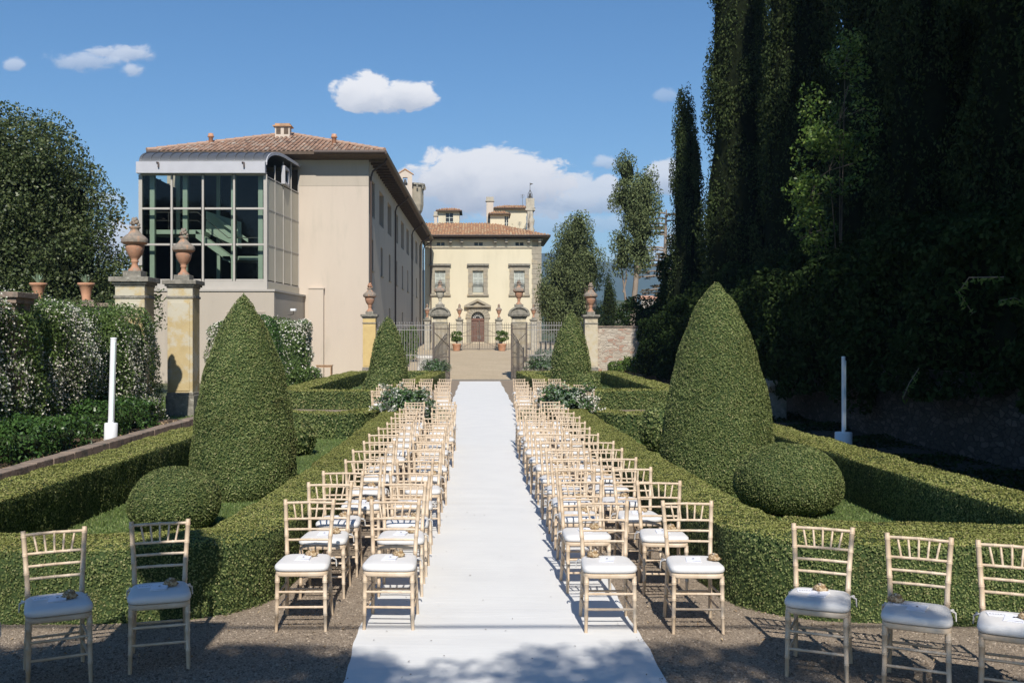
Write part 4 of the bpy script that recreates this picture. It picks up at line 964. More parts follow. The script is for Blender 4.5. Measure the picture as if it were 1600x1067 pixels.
# young wisteria shoots
def shoot(label, pts, seed, n=30):
    root = tag(empty('wisteria_shoot', pts[0]), label, 'climber', 'loose wisteria shoots')
    p0 = Vector(pts[0]); mb = MB(); pv = [Vector(p) - p0 for p in pts]; mb.tube(pv, [.008] * len(pts), 5); mb.build('stem', M['bark_pale'], root)
    r = np.random.default_rng(seed); P = []; 
    for i in range(n):
        t = (i / n) ** .8 * (len(pts) - 1); k = min(int(t), len(pts) - 2); q = pv[k].lerp(pv[k+1], t - k); P.append((q.x + r.uniform(-.05, .05), q.y + r.uniform(-.05, .05), q.z - r.uniform(0, .08)))
    V, Q, VA = leaves(np.array(P), np.tile((0, -1, .5), (len(P), 1)), .10, .035, .5, r=r); quads_mesh('foliage', V, Q, M['bright_leaf'], np.zeros(len(Q), int), VA, root)
shoot('bright wisteria shoot arching out at the right edge above a pale stone patch', [(7.3, 15.0, 2.6), (6.9, 14.6, 2.9), (6.95, 14.4, 3.1), (7.4, 14.3, 3.1)], 1, 40)
shoot('bright wisteria shoot just below the arching one at the right photo edge', [(7.9, 14.5, 2.7), (7.5, 14.2, 2.8), (7.2, 14, 2.75)], 2, 34)
shoot('small wisteria shoot hanging beside the right lamp post', [(7.6, 17.5, 1.7), (7.3, 17.2, 1.45), (7.15, 17.1, 1.2)], 3, 24)

# ================================================================== iron fence and gates
def fence(label, x0, x1, y, z0, H, pitch=.135, rb=.017, mt='iron_grey', group='iron railings beside the gate', spike=True):
    L = x1 - x0; root = tag(empty('iron_fence', (x0, y, z0)), label, 'fence', group)
    n = int(L / pitch); b = MB()
    for i in range(n + 1):
        x = L * i / n; b.tube([(x, 0, .02), (x, 0, H - .08), (x, 0, H - .05), (x, 0, H)], [rb, rb, rb * 1.7, .002], 6, caps=False)
    b.build('railing_bars', M[mt], root)
    for z in (.12, 1.35, H - .45, H - .2):
        r_ = MB(); r_.box(0, L, -.012, .012, z - .018, z + .018); r_.build('rail', M[mt], root)
    k = MB(); k.box(0, L, -.15, .15, -.05, .012); k.build('kerb', M['stone_pale'], root)
fence('left stretch of grey iron railing between the yellow pillar and the gate pier', -5.72, -2.64, 55.2, 0, 3.2)
fence('right stretch of grey iron railing between the gate pier and the end pillar', 2.6, 5.76, 55.2, 0, 3.2)
def gate_leaf(label, hx, hy, fx, fy, z0, H, nb, rb=.019, group='iron gate leaves standing open'):
    root = tag(empty('iron_gate', (hx, hy, z0), math.atan2(fy - hy, fx - hx)), label, 'gate', group); L = math.hypot(fx - hx, fy - hy)
    for x in (0, L): p = MB(); p.box(x - .03, x + .03, -.03, .03, .03, H); p.lathe([(.012, 0), (.045, .03), (.045, .07), (.01, .12)], cx=x, z0=H, n=8); p.build('post', M['iron_rust'], root)
    b = MB()
    for i in range(1, nb): x = L * i / nb; b.tube([(x, 0, .1), (x, 0, H - .1)], rb, 5, caps=False)
    b.build('bars', M['iron_rust'], root)
    for z in (.12, 1.25, H - .25, H - .05): r_ = MB(); r_.box(.031, L - .031, -.015, .015, z - .02, z + .02); r_.build('rail', M['iron_rust'], root)
    for (za, zb) in ((.6, .85), (.1, .4)): d = MB(); d.tube([(.04, .03, H * za), (L - .04, .03, H * zb)], .02, 6); d.build('brace', M['iron_rust'], root)
    lk = MB(); lk.box(L - .16, L - .035, -.04, .04, 1.0, 1.3); lk.build('lock', M['iron_rust'], root)
gate_leaf('left leaf of the garden gate, swung open toward the carpet', -1.68, 54.9, -2.50, 53.7, 0, 3.05, 12)
gate_leaf('right leaf of the garden gate, swung open toward the carpet', 1.76, 54.9, 2.52, 53.7, 0, 3.05, 12)
gate_leaf('left leaf of the far villa gate, closed', -1.42, 88, .03, 88, 1.30, 2.45, 10, group='iron gate leaves of the villa court')
gate_leaf('right leaf of the far villa gate, closed', 1.50, 88, .06, 88, 1.30, 2.45, 10, group='iron gate leaves of the villa court')
fence('low iron railing of the villa court, between the left pillars', -4.25, -2.0, 88, 1.3, 2.4, .18, .014, 'iron', 'iron railings of the villa court')
fence('low iron railing of the villa court, between the right pillars', 2.08, 4.55, 88, 1.3, 2.4, .18, .014, 'iron', 'iron railings of the villa court')
th = MB(); th.box(-1.85, 1.85, 54.0, 55.1, -.02, .018); tag(th.build('threshold', M['stone']), kind='structure')

# potted lemon trees
for x, lb in [(-1.92, 'lemon tree in a terracotta pot left of the villa door'), (2.02, 'lemon tree in a terracotta pot right of the villa door')]:
    root = tag(empty('potted_tree', (x, 86.5, gz(86.5) + .01)), lb, 'potted tree', 'potted lemon trees before the villa')
    b = MB(); b.lathe([(.26, 0), (.30, .1), (.36, .50), (.40, .54), (.40, .62), (.34, .62), (.33, .56)], n=20); b.build('pot', M['terra_pot'], root)
    b = MB(); b.tube([(0, 0, .55), (.02, 0, 1.0)], .035, 6); b.build('trunk', M['bark'], root)
    r = np.random.default_rng(int(x * 7) % 97); cl = blob_clumps([(0, 0, 1.30, .50, .45, .42)], 160, int(abs(x) * 13), (.14, .24), 700)
    cl = np.array(cl); idx = np.repeat(np.arange(len(cl)), 90); D = unit(r.normal(size=(len(idx), 3))); P = cl[idx, :3] + D * cl[idx, 3:6]
    V, Q, VA = leaves(P, D, .13, .07, .8, r=r); quads_mesh('crown', V, Q, M['bright_leaf'], np.zeros(len(Q), int), VA, root)

# marble well head and slim climbers behind the left railing
wh = tag(empty('well_head', (-3.25, 60, gz(60))), 'round white marble well head behind the left railing', 'well')
b = MB(); b.lathe([(.62, 0), (.62, .12), (.5, .18), (.48, .7), (.56, .86), (.60, .95), (.60, 1.02), (.44, 1.02), (.42, .9)], n=24); b.build('drum', M['white_stone'], wh)
b = MB(); b.lathe([(.66, -.1), (.70, .0), (.70, .02)], n=8, smooth=False); b.build('step', M['white_stone'], wh)
for i, (x, y) in enumerate([(-5.2, 62), (-4.95, 66), (-4.7, 71)]):
    foliage_wall('slim_climber', 'slim climbing shrub at the wing wall behind the left railing, ' + ['nearest', 'middle one', 'farthest'][i], 'shrub', [(x - .32, x + .32, y - .5, y + .5, gz(y), gz(y) + 2.6)], .13, 110, 'bright_leaf', 150 + i, group='slim climbers behind the left railing', rough=.14)
foliage_wall('silver_bush', 'pale bush with cream blooms behind the right railing', 'shrub', [(3.3, 5.5, 58, 60, 0, 1.7), (4.6, 6.3, 58, 60, 0, 1.4)], .13, 150, 'grey_leaf', 155, flower=.12, fsize=.1, rough=.25)
lw = tag(empty('terrace_balustrade', (5.6, 78, gz(78))), 'small pale stone balustrade and steps behind the right railing', 'balustrade')
b = MB(); b.box(-.9, 2.0, -.1, .1, 0, .25); b.build('base', M['stone_pale'], lw)
b = MB(); b.box(-.9, 2.0, -.13, .13, 1.05, 1.18); b.build('handrail', M['stone_pale'], lw)
for k in range(8): b = MB(); b.lathe([(.06, .25), (.09, .5), (.05, .8), (.07, 1.05)], cx=-.75 + .37 * k, n=8); b.build('baluster', M['stone_pale'], lw)

# wooden bench-table by the house wall and security camera
tb = tag(empty('wooden_table', (-8.05, 51.5, 0)), 'small wooden table with a slatted top beside the house wall', 'table')
b = MB()
for k in range(5): b.box(-.42, .42, -.25 + k * .105, -.25 + k * .105 + .09, .86, .90)
b.build('tabletop', M['teak'], tb)
for sx in (-1, 1):
    for sy in (-1, 1): b = MB(); b.box(sx * .36 - .025, sx * .36 + .025, sy * .2 - .025, sy * .2 + .025, 0, .86); b.build('leg', M['teak'], tb)
b = MB(); b.box(-.33, .33, -.22, -.2, .78, .855); b.build('apron', M['teak'], tb)
# ================================================================== buildings
def wall_open(name, mt, parent, org, du, U, Z0, Z1, openings, depth=.25, winmat=None, frame=None, winname='window', nrm=None, reveal=None):
    """wall in the vertical plane through org along unit du; openings (u0,u1,z0,z1). Each opening gets reveals and its own window part"""
    du = Vector(du).normalized(); nrm = Vector(nrm) if nrm else Vector((du.y, -du.x, 0)); org = Vector(org)
    us = sorted({0.0, U} | {o[0] for o in openings} | {o[1] for o in openings}); zs = sorted({Z0, Z1} | {o[2] for o in openings} | {o[3] for o in openings})
    mb = MB()
    def P(u_, z, d=0): q = org + du * u_ - nrm * d; return (q.x, q.y, z)
    for a, b in zip(us[:-1], us[1:]):
        for c, d in zip(zs[:-1], zs[1:]):
            um, zm = (a + b) / 2, (c + d) / 2
            if any(o[0] < um < o[1] and o[2] < zm < o[3] for o in openings): continue
            mb.quad(P(a, c), P(b, c), P(b, d), P(a, d))
    for (a, b, c, d) in openings:
        mb.quad(P(a, c), P(a, c, depth), P(a, d, depth), P(a, d)); mb.quad(P(b, c), P(b, d), P(b, d, depth), P(b, c, depth))
        mb.quad(P(a, c), P(b, c), P(b, c, depth), P(a, c, depth)); mb.quad(P(a, d), P(a, d, depth), P(b, d, depth), P(b, d))
    w_ = mb.build(name, mt, parent, fix=False)
    if winmat:
        for (a, b, c, d) in openings:
            q = MB(); e = .002; dd = depth - .004
            q.quad(P(a + e, c + e, dd), P(b - e, c + e, dd), P(b - e, d - e, dd), P(a + e, d - e, dd)); wn = q.build(winname, winmat, parent, fix=False)
    return w_

def tiles(P0, e, s, poly, tw=.26, tl=.42, rt=.085, seed=1, mi=0):
    """curved roof tiles laid on a plane; P0 origin at the eave, e along the eave, s up the slope; poly in (u,v)"""
    P0 = Vector(P0); e = Vector(e).normalized(); s = Vector(s).normalized(); nn = e.cross(s).normalized()
    if nn.z < 0: nn = -nn
    r = random.Random(seed); mb = MB()
    def inside(u_, v_):
        c = False; n = len(poly); j = n - 1
        for i in range(n):
            xi, yi = poly[i]; xj, yj = poly[j]
            if ((yi > v_) != (yj > v_)) and (u_ < (xj - xi) * (v_ - yi) / (yj - yi + 1e-12) + xi): c = not c
            j = i
        return c
    umin = min(p[0] for p in poly); umax = max(p[0] for p in poly); vmax = max(p[1] for p in poly)
    def W3(u_, v_, h): q = P0 + e * u_ + s * v_ + nn * h; return (q.x, q.y, q.z)
    mb.add([W3(p[0], p[1], 0) for p in poly], [tuple(range(len(poly)))], False, mi, .2)
    u_ = umin + tw / 2
    while u_ < umax:
        v_ = 0
        while v_ < vmax:
            if inside(u_, v_ + tl * .5):
                vr = r.random() * .5 + r.random() * .5; h0 = .045 + r.uniform(0, .015); h1 = .01; ja = r.uniform(-.012, .012); vs = []
                for (vv, hh, rr) in ((v_ - .03, h0, rt), (v_ + tl, h1, rt * .8)):
                    for k in range(5):
                        t = PI * k / 4; vs.append(W3(u_ + ja + rr * math.cos(t), vv, hh + rr * .85 * math.sin(t)))
                mb.add(vs, [(k, k+1, 6+k, 5+k) for k in range(4)] + [(0, 4, 3, 2, 1)], False, mi, vr)
            v_ += tl
        u_ += tw
    return mb

# ---------------------------------------------------------------- the long wing
WX0, WX1, WY0, WY1 = -17.9, -6.36, 57.0, 104.0     # left, right wall, near end, far end
wing = tag(empty('hotel_wing', (-11, WY0, 0)), 'long beige three-storey wing with deep eaves and shaded side running to the villa', 'building')
def local(mb, root): return mb.moved((-root.location[0], -root.location[1], -root.location[2]))
EZ = 12.5
class L_:  # local wrapper: build in world metres, store relative to the root
    def __init__(s, root): s.r = root; s.off = (-root.location[0], -root.location[1], -root.location[2])
    def b(s, mb, name, mt, bevel=0, parent=None, fix=True): return mb.moved(s.off).build(name, mt, parent or s.r, bevel, fix)
LW = L_(wing)
ox, oy, _ = LW.off
# front wall (faces the garden)
q = MB(); q.box(WX0, WX1 - .001, WY0, WY0 + .3, -.2, EZ); LW.b(q, 'front_wall', M['stucco_pink'])
q = MB(); q.box(WX0, WX1 - .002, WY0 - .012, WY0 - .001, 11.0 + .0, EZ - .01); LW.b(q, 'eaves_shade_band', M['stucco_dimmed'])  # darker strip on the front wall painted as the eaves' shadow
q = MB(); q.box(-9.75, -8.9, WY0 - .35, WY0 - .001, -.1, 5.1); q.box(-9.75, -8.86, WY0 - .39, WY0 - .001, 5.1, 5.16); LW.b(q, 'buttress', M['stucco_pink'])
# side wall with loggia openings
ops = []
for k in range(9): ops.append((.35 + 5.22 * k, .35 + 5.22 * k + 2.7, 9.45, 11.6))
for k in range(9): ops.append((1.2 + 5.22 * k, 1.2 + 5.22 * k + 1.15, 6.3, 8.1))
for k in (2, 4, 6, 7): ops.append((1.2 + 5.22 * k, 1.2 + 5.22 * k + 1.0, 3.3, 4.4))
for k in range(9):
    if k not in (2, 4, 6, 7): ops.append((1.3 + 5.22 * k, 2.0 + 5.22 * k, 1.5, 2.5))
wall_open('side_wall', M['stucco_dimmed'], wing, (WX1 + ox, WY0 + oy, 0), (.011, 1, 0), WY1 - WY0, -.5, EZ, ops, .7, M['dark_in'], nrm=(1, -.011, 0))  # flat dark sheets stand in for the shade inside the openings
for k in range(9):
    a = 1.2 + 5.22 * k; q = MB(); xx = WX1 + .011 * a
    q.box(xx - .02, xx + .09, WY0 + a - .1, WY0 + a + 1.25, 6.2, 6.3); LW.b(q, 'window_sill', M['serena'])
q = MB(); q.box(WX0, WX1 - .85, WY0 + .31, WY1, -.5, EZ - .1); LW.b(q, 'inner_core', M['stucco_dimmed'])
# eaves: sloping soffit, fascia, gutter
ex = -5.35; fy = 55.9
q = MB()
q.hexa([(WX1 - .1, WY0, EZ - .02), (ex, fy, EZ + .12), (ex + .55, WY1 + .6, EZ + .12), (WX1 + .4, WY1 + .6, EZ - .02), (WX1 - .1, WY0, EZ + .1), (ex, fy, EZ + .3), (ex + .55, WY1 + .6, EZ + .3), (WX1 + .4, WY1 + .6, EZ + .3)])
q.hexa([(-18.7, fy, EZ + .12), (ex - .002, fy, EZ + .12), (WX1 - .1, WY0 + .0, EZ - .02), (WX0, WY0, EZ - .02), (-18.7, fy, EZ + .3), (ex - .002, fy, EZ + .3), (WX1 - .1, WY0 + .0, EZ + .3), (WX0, WY0, EZ + .3)])
LW.b(q, 'eaves_soffit', M['soffit'])
q = MB()
for k in range(46):
    y = WY0 + 1.0 * k; x = WX1 + .011 * (y - WY0); q.box(x, x + .88, y, y + .10, EZ - .12, EZ + .02)
LW.b(q, 'rafter_ends', M['soffit'])
q = MB(); q.tube([(ex + .03, fy, EZ + .24), (ex + .60, WY1 + .6, EZ + .24)], .11, 8); q.tube([(-9.3, fy - .03, EZ + .24), (ex + .03, fy - .03, EZ + .24)], .10, 8); q.tube([(-18.7, fy - .03, EZ + .24), (-18.0, fy - .03, EZ + .24)], .1, 8)
LW.b(q, 'gutter', M['brownpipe'])
for y, zb in ((57.3, 0), (72.5, .8), (88.5, 1.3), (99, 1.6), (103.8, 1.8)):
    x = WX1 + .011 * (y - WY0); e_ = ex + .012 * (y - WY0)
    q = MB(); q.tube([(e_, y, EZ + .12), (e_ - .15, y, EZ - .12), (x + .2, y, EZ - .62), (x + .1, y, EZ - .95), (x + .1, y, zb)], .06, 8); LW.b(q, 'downpipe', M['brownpipe'])
# roof
RZ = EZ + .3; cxr = -12.0; hipd = 6.4; rise = 2.25
fr_l, fr_r = -18.7, ex
s1 = Vector((0, hipd, rise)); L1 = s1.length
mbt = tiles((fr_l, fy, RZ), (1, 0, 0), (0, hipd, rise), [(0, 0), (fr_r - fr_l, 0), (cxr + .0 - fr_l, L1)], seed=5)
# right slope as one tiled plane, seen edge on
mbr = tiles((fr_r, fy, RZ), (.0115, 1, 0), (-(fr_r - cxr), 0, rise), [(0, 0), (49, 0), (49, 7.0), (hipd, 7.0)], tw=.3, tl=.6, seed=6)
mbl = MB(); mbl.add([(fr_l, fy, RZ), (fr_l, 105, RZ), (cxr, 105, RZ + rise), (cxr, fy + hipd, RZ + rise)], [(0, 1, 2, 3)], False, 0, .3)
rf = LW.b(mbt, 'roof', M['tile_old'], fix=False); LW.b(mbr, 'side_roof_slope', M['tile'], fix=False); LW.b(mbl, 'rear_roof_slope', M['tile'], fix=False)
q = MB(); r = random.Random(4)
for i in range(15):
    t0 = i / 15; t1 = (i + 1.1) / 15
    for (ax, bx) in ((fr_l, cxr), (fr_r, cxr)):
        q.tube([(ax + (bx - ax) * t0, fy + hipd * t0, RZ + rise * t0 + .06), (ax + (bx - ax) * t1, fy + hipd * t1, RZ + rise * t1 + .05)], [.13, .10], 7)
q.var = [.55] * len(q.v); LW.b(q, 'hip_tiles', M['tile_old'], parent=wing)
# chimneys
def chimney(x, y, z, w_, h):
    q = MB(); q.box(x - w_, x + w_, y - .3, y + .3, z - .6, z + h * .7); o = LW.b(q, 'chimney', M['stucco_pink'])
    q = MB()
    for s_ in (-1, 1): q.box(x + s_ * w_ * .52 - w_ * .3, x + s_ * w_ * .52 + w_ * .3, y - .31, y - .296, z + .05, z + h * .6)
    qq = q.moved(LW.off); qq.build('vent', M['soffit'], o)
    q = MB(); q.box(x - w_ - .12, x + w_ + .12, y - .42, y + .42, z + h * .7, z + h * .78); q.box(x - w_, x + w_, y - .3, y + .3, z + h * .78, z + h * .95); q.moved(LW.off).build('cap', M['tile'], o)
chimney(-12.05, fy + 5.2, RZ + 1.9, .45, .75)
for x, y, z in ((-15.8, fy + 2.6, RZ + .9), (-8.5, fy + 2.2, RZ + .78)):
    q = MB(); q.lathe([(.13, -.4), (.13, .38), (.19, .40), (.19, .46), (.15, .50), (.15, .60), (.05, .63)], cx=x, cy=y, z0=z, n=12); LW.b(q, 'flue_pot', M['terra_pot'])
# bell turret and bartizan that rise over the wing
bt = tag(empty('bell_turret', (-6.9, 96, 12)), 'small whitewashed bell turret with a rounded grey lookout rising over the wing roof', 'turret')
LB = L_(bt)
def Xz(px, D): return (px - 745) * D / 1555 - .17
def Zz(py, D): return 2.2 + (531 - py) * D / 1555
D = 95.0
wall_open('bell_gable', M['stucco_pink'], bt, (Xz(622, D) + LB.off[0], D + LB.off[1], 0), (1, 0, 0), Xz(644, D) - Xz(622, D), Zz(320, D) - 12, Zz(272, D) - 12, [(.45, .90, Zz(290, D) - 12, Zz(277.5, D) - 12)], .5, None)
q = MB(); a, b_ = Xz(622, D), Xz(644, D); zt = Zz(272, D)
q.prism([(a, zt), (b_, zt), ((a + b_) / 2, Zz(265, D))], 'y', D, D + .5); q.box(a, a + .2, D + .502, D + .9, Zz(320, D), zt); LB.b(q, 'gable_top', M['stucco_pink'])
q = MB(); q.prism([(a - .12, zt), ((a + b_) / 2, Zz(263.5, D)), (b_ + .12, zt), (b_ + .12, zt - .08), ((a + b_) / 2, Zz(265, D) - .02), (a - .12, zt - .08)], 'y', D - .08, D + .55); LB.b(q, 'coping', M['tile'])
q = MB(); q.lathe([(.02, .45), (.10, .42), (.13, .2), (.2, .0), (.18, -.02)], cx=(a + b_) / 2, cy=D + .2, z0=Zz(287, D), n=12); LB.b(q, 'bell', M['iron'])
q = MB(); cx_, cy_ = Xz(648, D + 2), D + 2
q.lathe([(.15, Zz(337, D)), (.5, Zz(333, D)), (.75, Zz(326, D)), (.86, Zz(317, D)), (.86, Zz(284, D))], cx=cx_, cy=cy_, n=8, smooth=False); q.box(cx_ - 1.5, cx_ - .3, cy_ - .6, cy_ + .6, 12, Zz(296, D)); LB.b(q, 'lookout', M['serena'])
q = MB(); q.lathe([(1.02, 0), (1.02, .18), (.9, .19)], cx=cx_, cy=cy_, z0=Zz(286, D), n=16)
for k in range(10): t = 2 * PI * k / 10; q.box(cx_ + 1.0 * math.cos(t) - .08, cx_ + 1.0 * math.cos(t) + .08, cy_ + 1.0 * math.sin(t) - .08, cy_ + 1.0 * math.sin(t) + .08, Zz(292, D), Zz(286.5, D))
LB.b(q, 'corbel_table', M['stone'])

# ---------------------------------------------------------------- podium and glass stairwell
pod = tag(empty('podium', (-14, 50.5, 0)), 'plain beige ground floor block under the glass stairwell', 'building'); LP = L_(pod)
px1 = -10.45
q = MB(); q.hexa([(-17.7, 50.5, -.2), (px1, 50.5, -.2), (px1 + .45, WY0 - .002, -.2), (-17.7, WY0 - .002, -.2), (-17.7, 50.5, 4.66), (px1, 50.5, 4.66), (px1 + .45, WY0 - .002, 4.66), (-17.7, WY0 - .002, 4.66)]); LP.b(q, 'wall', M['stucco_dimmed'])
q = MB(); q.hexa([(-17.75, 50.44, 4.66), (px1 + .05, 50.44, 4.66), (px1 + .5, WY0 - .002, 4.66), (-17.75, WY0 - .002, 4.66), (-17.75, 50.44, 4.76), (px1 + .05, 50.44, 4.76), (px1 + .5, WY0 - .002, 4.76), (-17.75, WY0 - .002, 4.76)]); LP.b(q, 'coping', M['pale_frame'])
q = MB(); q.box(-12.9, -10.9, 50.47, 50.499, 3.6, 3.64); q.box(-12.9, -12.86, 50.47, 50.499, .2, 3.6); LP.b(q, 'shallow_panel', M['stucco_pink'])
sc = tag(empty('security_camera', (-9.95, 52.6, 3.6)), 'small white security camera on the podium side wall', 'camera')
b = MB(); b.box(-.02, .25, -.28, .05, .12, .24); b.build('housing', M['white_metal'], sc, bevel=.01); b = MB(); b.tube([(-.2, 0, -.1), (.1, 0, -.05), (.1, -.05, .12)], .02, 6); b.build('bracket', M['iron'], sc)

GXL, GXR, GY, GB, GT = -17.4, -11.0, 51.0, 5.2, 10.66
gs = tag(empty('glass_stairwell', (-14, GY, GB)), 'modern glazed stairwell with grey barrel roof attached to the wing', 'building'); LG = L_(gs)
RX = GXR + .62   # where the side meets the wing
cols = [GXL + (GXR - GXL) * i / 4 for i in range(5)]; rows = [5.26, 7.08, 8.92, GT]
for i in range(4):
    for j in range(3):
        q = MB(); q.quad((cols[i] + .05, GY + .03, rows[j] + .05), (cols[i+1] - .05, GY + .03, rows[j] + .05), (cols[i+1] - .05, GY + .03, rows[j+1] - .05), (cols[i] + .05, GY + .03, rows[j+1] - .05)); LG.b(q, 'glass_pane', M['glass'], fix=False)
for i, x in enumerate(cols):
    q = MB(); w_ = .05 if 0 < i < 4 else .09; q.box(x - w_, x + w_, GY - .03, GY + .1, GB, GT); LG.b(q, 'mullion', M['pale_frame'])
for z in rows[:]:
    q = MB()
    for i in range(4): q.box(cols[i] + .0905, cols[i+1] - .0905, GY - .02, GY + .09, z - .05, z + .05)
    LG.b(q, 'transom', M['pale_frame'])
q = MB(); q.box(GXL - .1, GXR + .1, GY - .06, GY + .2, 4.78, 5.2); LG.b(q, 'sill_band', M['pale_frame'])
q = MB(); q.hexa([(GXR + .02, GY + .21, 4.78), (GXR + .1, GY + .21, 4.78), (RX + .05, WY0 - .03, 4.78), (RX - .05, WY0 - .03, 4.78), (GXR + .02, GY + .21, 5.16), (GXR + .1, GY + .21, 5.16), (RX + .05, WY0 - .03, 5.16), (RX - .05, WY0 - .03, 5.16)]); LG.b(q, 'side_sill_band', M['tan_panel'])
q = MB(); q.box(GXL - .12, GXR + .05, GY - .35, GY - .031, GT + .02, GT + .60); o = LG.b(q, 'fascia_band', M['band'], .01)
for x in (GXL + .95, GXR - 1.1): q = MB(); q.tube([(x, GY - .37, GT + .55), (x + .1, GY - .42, GT + .54), (x + .1, GY - .42, GT + .3)], .045, 6); q.moved(LG.off).build('spout', M['brownpipe'], o)
# side panels, opaque tan, 4 columns by 3 rows that splay a little to the right
ny = 4; D0, D1 = GY + .12, WY0 - .02
def sx(y): return GXR + .62 * (y - GY) / (D1 - GY)
q = MB(); q.add([(sx(D0) - .04, D0, 5.0), (sx(D1) - .04, D1, 5.0), (sx(D1) - .04, D1, 11.9), (sx(D0) - .04, D0, 10.8)], [(0, 1, 2, 3)]); LG.b(q, 'side_lining', M['dark_in'], fix=False)
for k in range(ny):
    y0 = D0 + (D1 - D0) * k / ny; y1 = D0 + (D1 - D0) * (k + 1) / ny
    for (z0, z1) in ((5.25, 7.1), (7.1, 8.95), (8.95, 10.55)):
        q = MB(); g = .035; q.hexa([(sx(y0) - .03, y0 + g, z0 + g), (sx(y0), y0 + g, z0 + g), (sx(y1), y1 - g, z0 + g), (sx(y1) - .03, y1 - g, z0 + g), (sx(y0) - .03, y0 + g, z1 - g), (sx(y0), y0 + g, z1 - g), (sx(y1), y1 - g, z1 - g), (sx(y1) - .03, y1 - g, z1 - g)]); LG.b(q, 'side_panel', M['tan_panel'])
for k in range(ny + 1):
    y = D0 + (D1 - D0) * k / ny; q = MB(); zt = 10.8 + 1.25 * math.sin(min(1, (k / ny) * 1.25) * PI / 2); q.box(sx(y) - .03, sx(y) + .03, y - .03, y + .03, 5.2, zt); LG.b(q, 'side_mullion', M['pale_frame'])
for z in (5.2, 7.1, 8.95, 10.6):
    q = MB(); q.hexa([(sx(D0) - .02, D0, z - .03), (sx(D0) + .02, D0, z - .03), (sx(D1) + .02, D1, z - .03), (sx(D1) - .02, D1, z - .03), (sx(D0) - .02, D0, z + .03), (sx(D0) + .02, D0, z + .03), (sx(D1) + .02, D1, z + .03), (sx(D1) - .02, D1, z + .03)]); LG.b(q, 'side_transom', M['pale_frame'])
q = MB(); y0, y1 = D0 + 2.6, D0 + 3.9
for (a, b_) in (((y0, 10.62), (y0 + .14, 11.6)), ((y1 - .14, 10.62), (y1, 11.6)), ((y0 + .141, 10.62), (y1 - .141, 10.76)), ((y0 + .141, 11.46), (y1 - .141, 11.6))): q.box(sx(y0) - .0, sx(y0) + .08 + .12, a[0], b_[0], a[1], b_[1])
LG.b(q, 'vent_window', M['band'])
# barrel roof from the fascia curving up and back to the wing eaves
q = MB(); n = 12; arc = []
for i in range(n + 1):
    t = PI / 2 * i / n; arc.append((GY - .25 + 3.3 * (1 - math.cos(t)), GT + .58 + .92 * math.sin(t)))
arc.append((WY0 - .1, GT + 1.50))
def roofstrip(x0f, x1f, lift, thick):
    m_ = MB(); P = []
    for (y, z) in arc: P.append((x0f(y), y, z + lift)); P.append((x1f(y), y, z + lift))
    k = len(P)
    for (y, z) in arc: P.append((x0f(y), y, z + lift - thick)); P.append((x1f(y), y, z + lift - thick))
    f = []
    for i in range(len(arc) - 1):
        a = 2 * i; f += [(a, a+1, a+3, a+2), (k+a, k+a+2, k+a+3, k+a+1), (a, a+2, k+a+2, k+a), (a+1, k+a+1, k+a+3, a+3)]
    f += [(0, k, k+1, 1), (k-2, k-1, 2*k-1, 2*k-2)]
    m_.add(P, f); return m_
LG.b(roofstrip(lambda y: GXL + .1, lambda y: sx(y) + .12, 0, .1), 'barrel_roof', M['zinc'])
for k in range(14):
    x = GXL + .1 + (GXR - GXL) * k / 13.5; LG.b(roofstrip(lambda y: x, lambda y: x + .035, .045, .0455), 'roof_seam', M['zinc'])
LG.b(roofstrip(lambda y: sx(y) + .121, lambda y: sx(y) + .16, .03, .16), 'roof_edge', M['band'])
LG.b(roofstrip(lambda y: GXL - .0, lambda y: GXL + .098, .02, .2), 'roof_edge', M['zinc'])
# interior
q = MB(); q.box(GXL + .2, RX - .1, WY0 - .5, WY0 - .05, 4.8, 11.7); LG.b(q, 'back_wall', M['dark_in'])
q = MB(); q.box(GXL + .15, GXR - .1, GY + .6, WY0 - .6, 5.0, 5.14); LG.b(q, 'floor', M['dark_in'])
for x in (GXL + .45, GXL + 2.15, GXR - 1.75, GXR - .35):
    q = MB(); q.box(x - .12, x + .12, GY + .45, GY + .7, 5.15, GT + .5); LG.b(q, 'column', M['green_metal'])
for x in (GXL + .9, GXL + 3.1, GXR - .8):
    q = MB(); q.box(x - .1, x + .1, GY + 3.4, GY + 3.6, 5.15, GT + .5); LG.b(q, 'column', M['green_metal'])
q = MB(); q.box(GXL + .2, GXL + 2.9, GY + .8, GY + 2.6, 7.70, 7.92); LG.b(q, 'upper_landing', M['green_metal'])
q = MB(); q.box(GXR - 2.4, GXR - .3, GY + .8, GY + 2.6, 6.35, 6.55); LG.b(q, 'lower_landing', M['green_metal'])
q = MB(); q.prism([(GXL + 2.6, 7.9), (GXR - 2.0, 6.55), (GXR - 2.0, 6.2), (GXL + 2.6, 7.5)], 'y', GY + .8, GY + .9); q.prism([(GXL + 2.6, 7.9), (GXR - 2.0, 6.55), (GXR - 2.0, 6.45), (GXL + 2.6, 7.8)], 'y', GY + .9, GY + 1.9); LG.b(q, 'stair_flight', M['green_metal'])
q = MB(); q.prism([(GXL + 3.0, 9.0), (GXR - 1.4, 7.6), (GXR - 1.4, 7.4), (GXL + 3.0, 8.8)], 'y', GY + 2.2, GY + 2.3); q.prism([(GXL + 2.7, 7.95), (GXL + 4.6, 7.1), (GXL + 4.6, 8.5), (GXL + 2.7, 9.1)], 'y', GY + 2.4, GY + 2.5); LG.b(q, 'upper_flight', M['green_metal'])
q = MB()
for (x, z) in ((GXL + .3, 7.95), (GXL + 1.2, 7.95), (GXL + 2.1, 7.95)): q.tube([(x, GY + .8, z), (x, GY + .8, z + .9)], .018, 6)
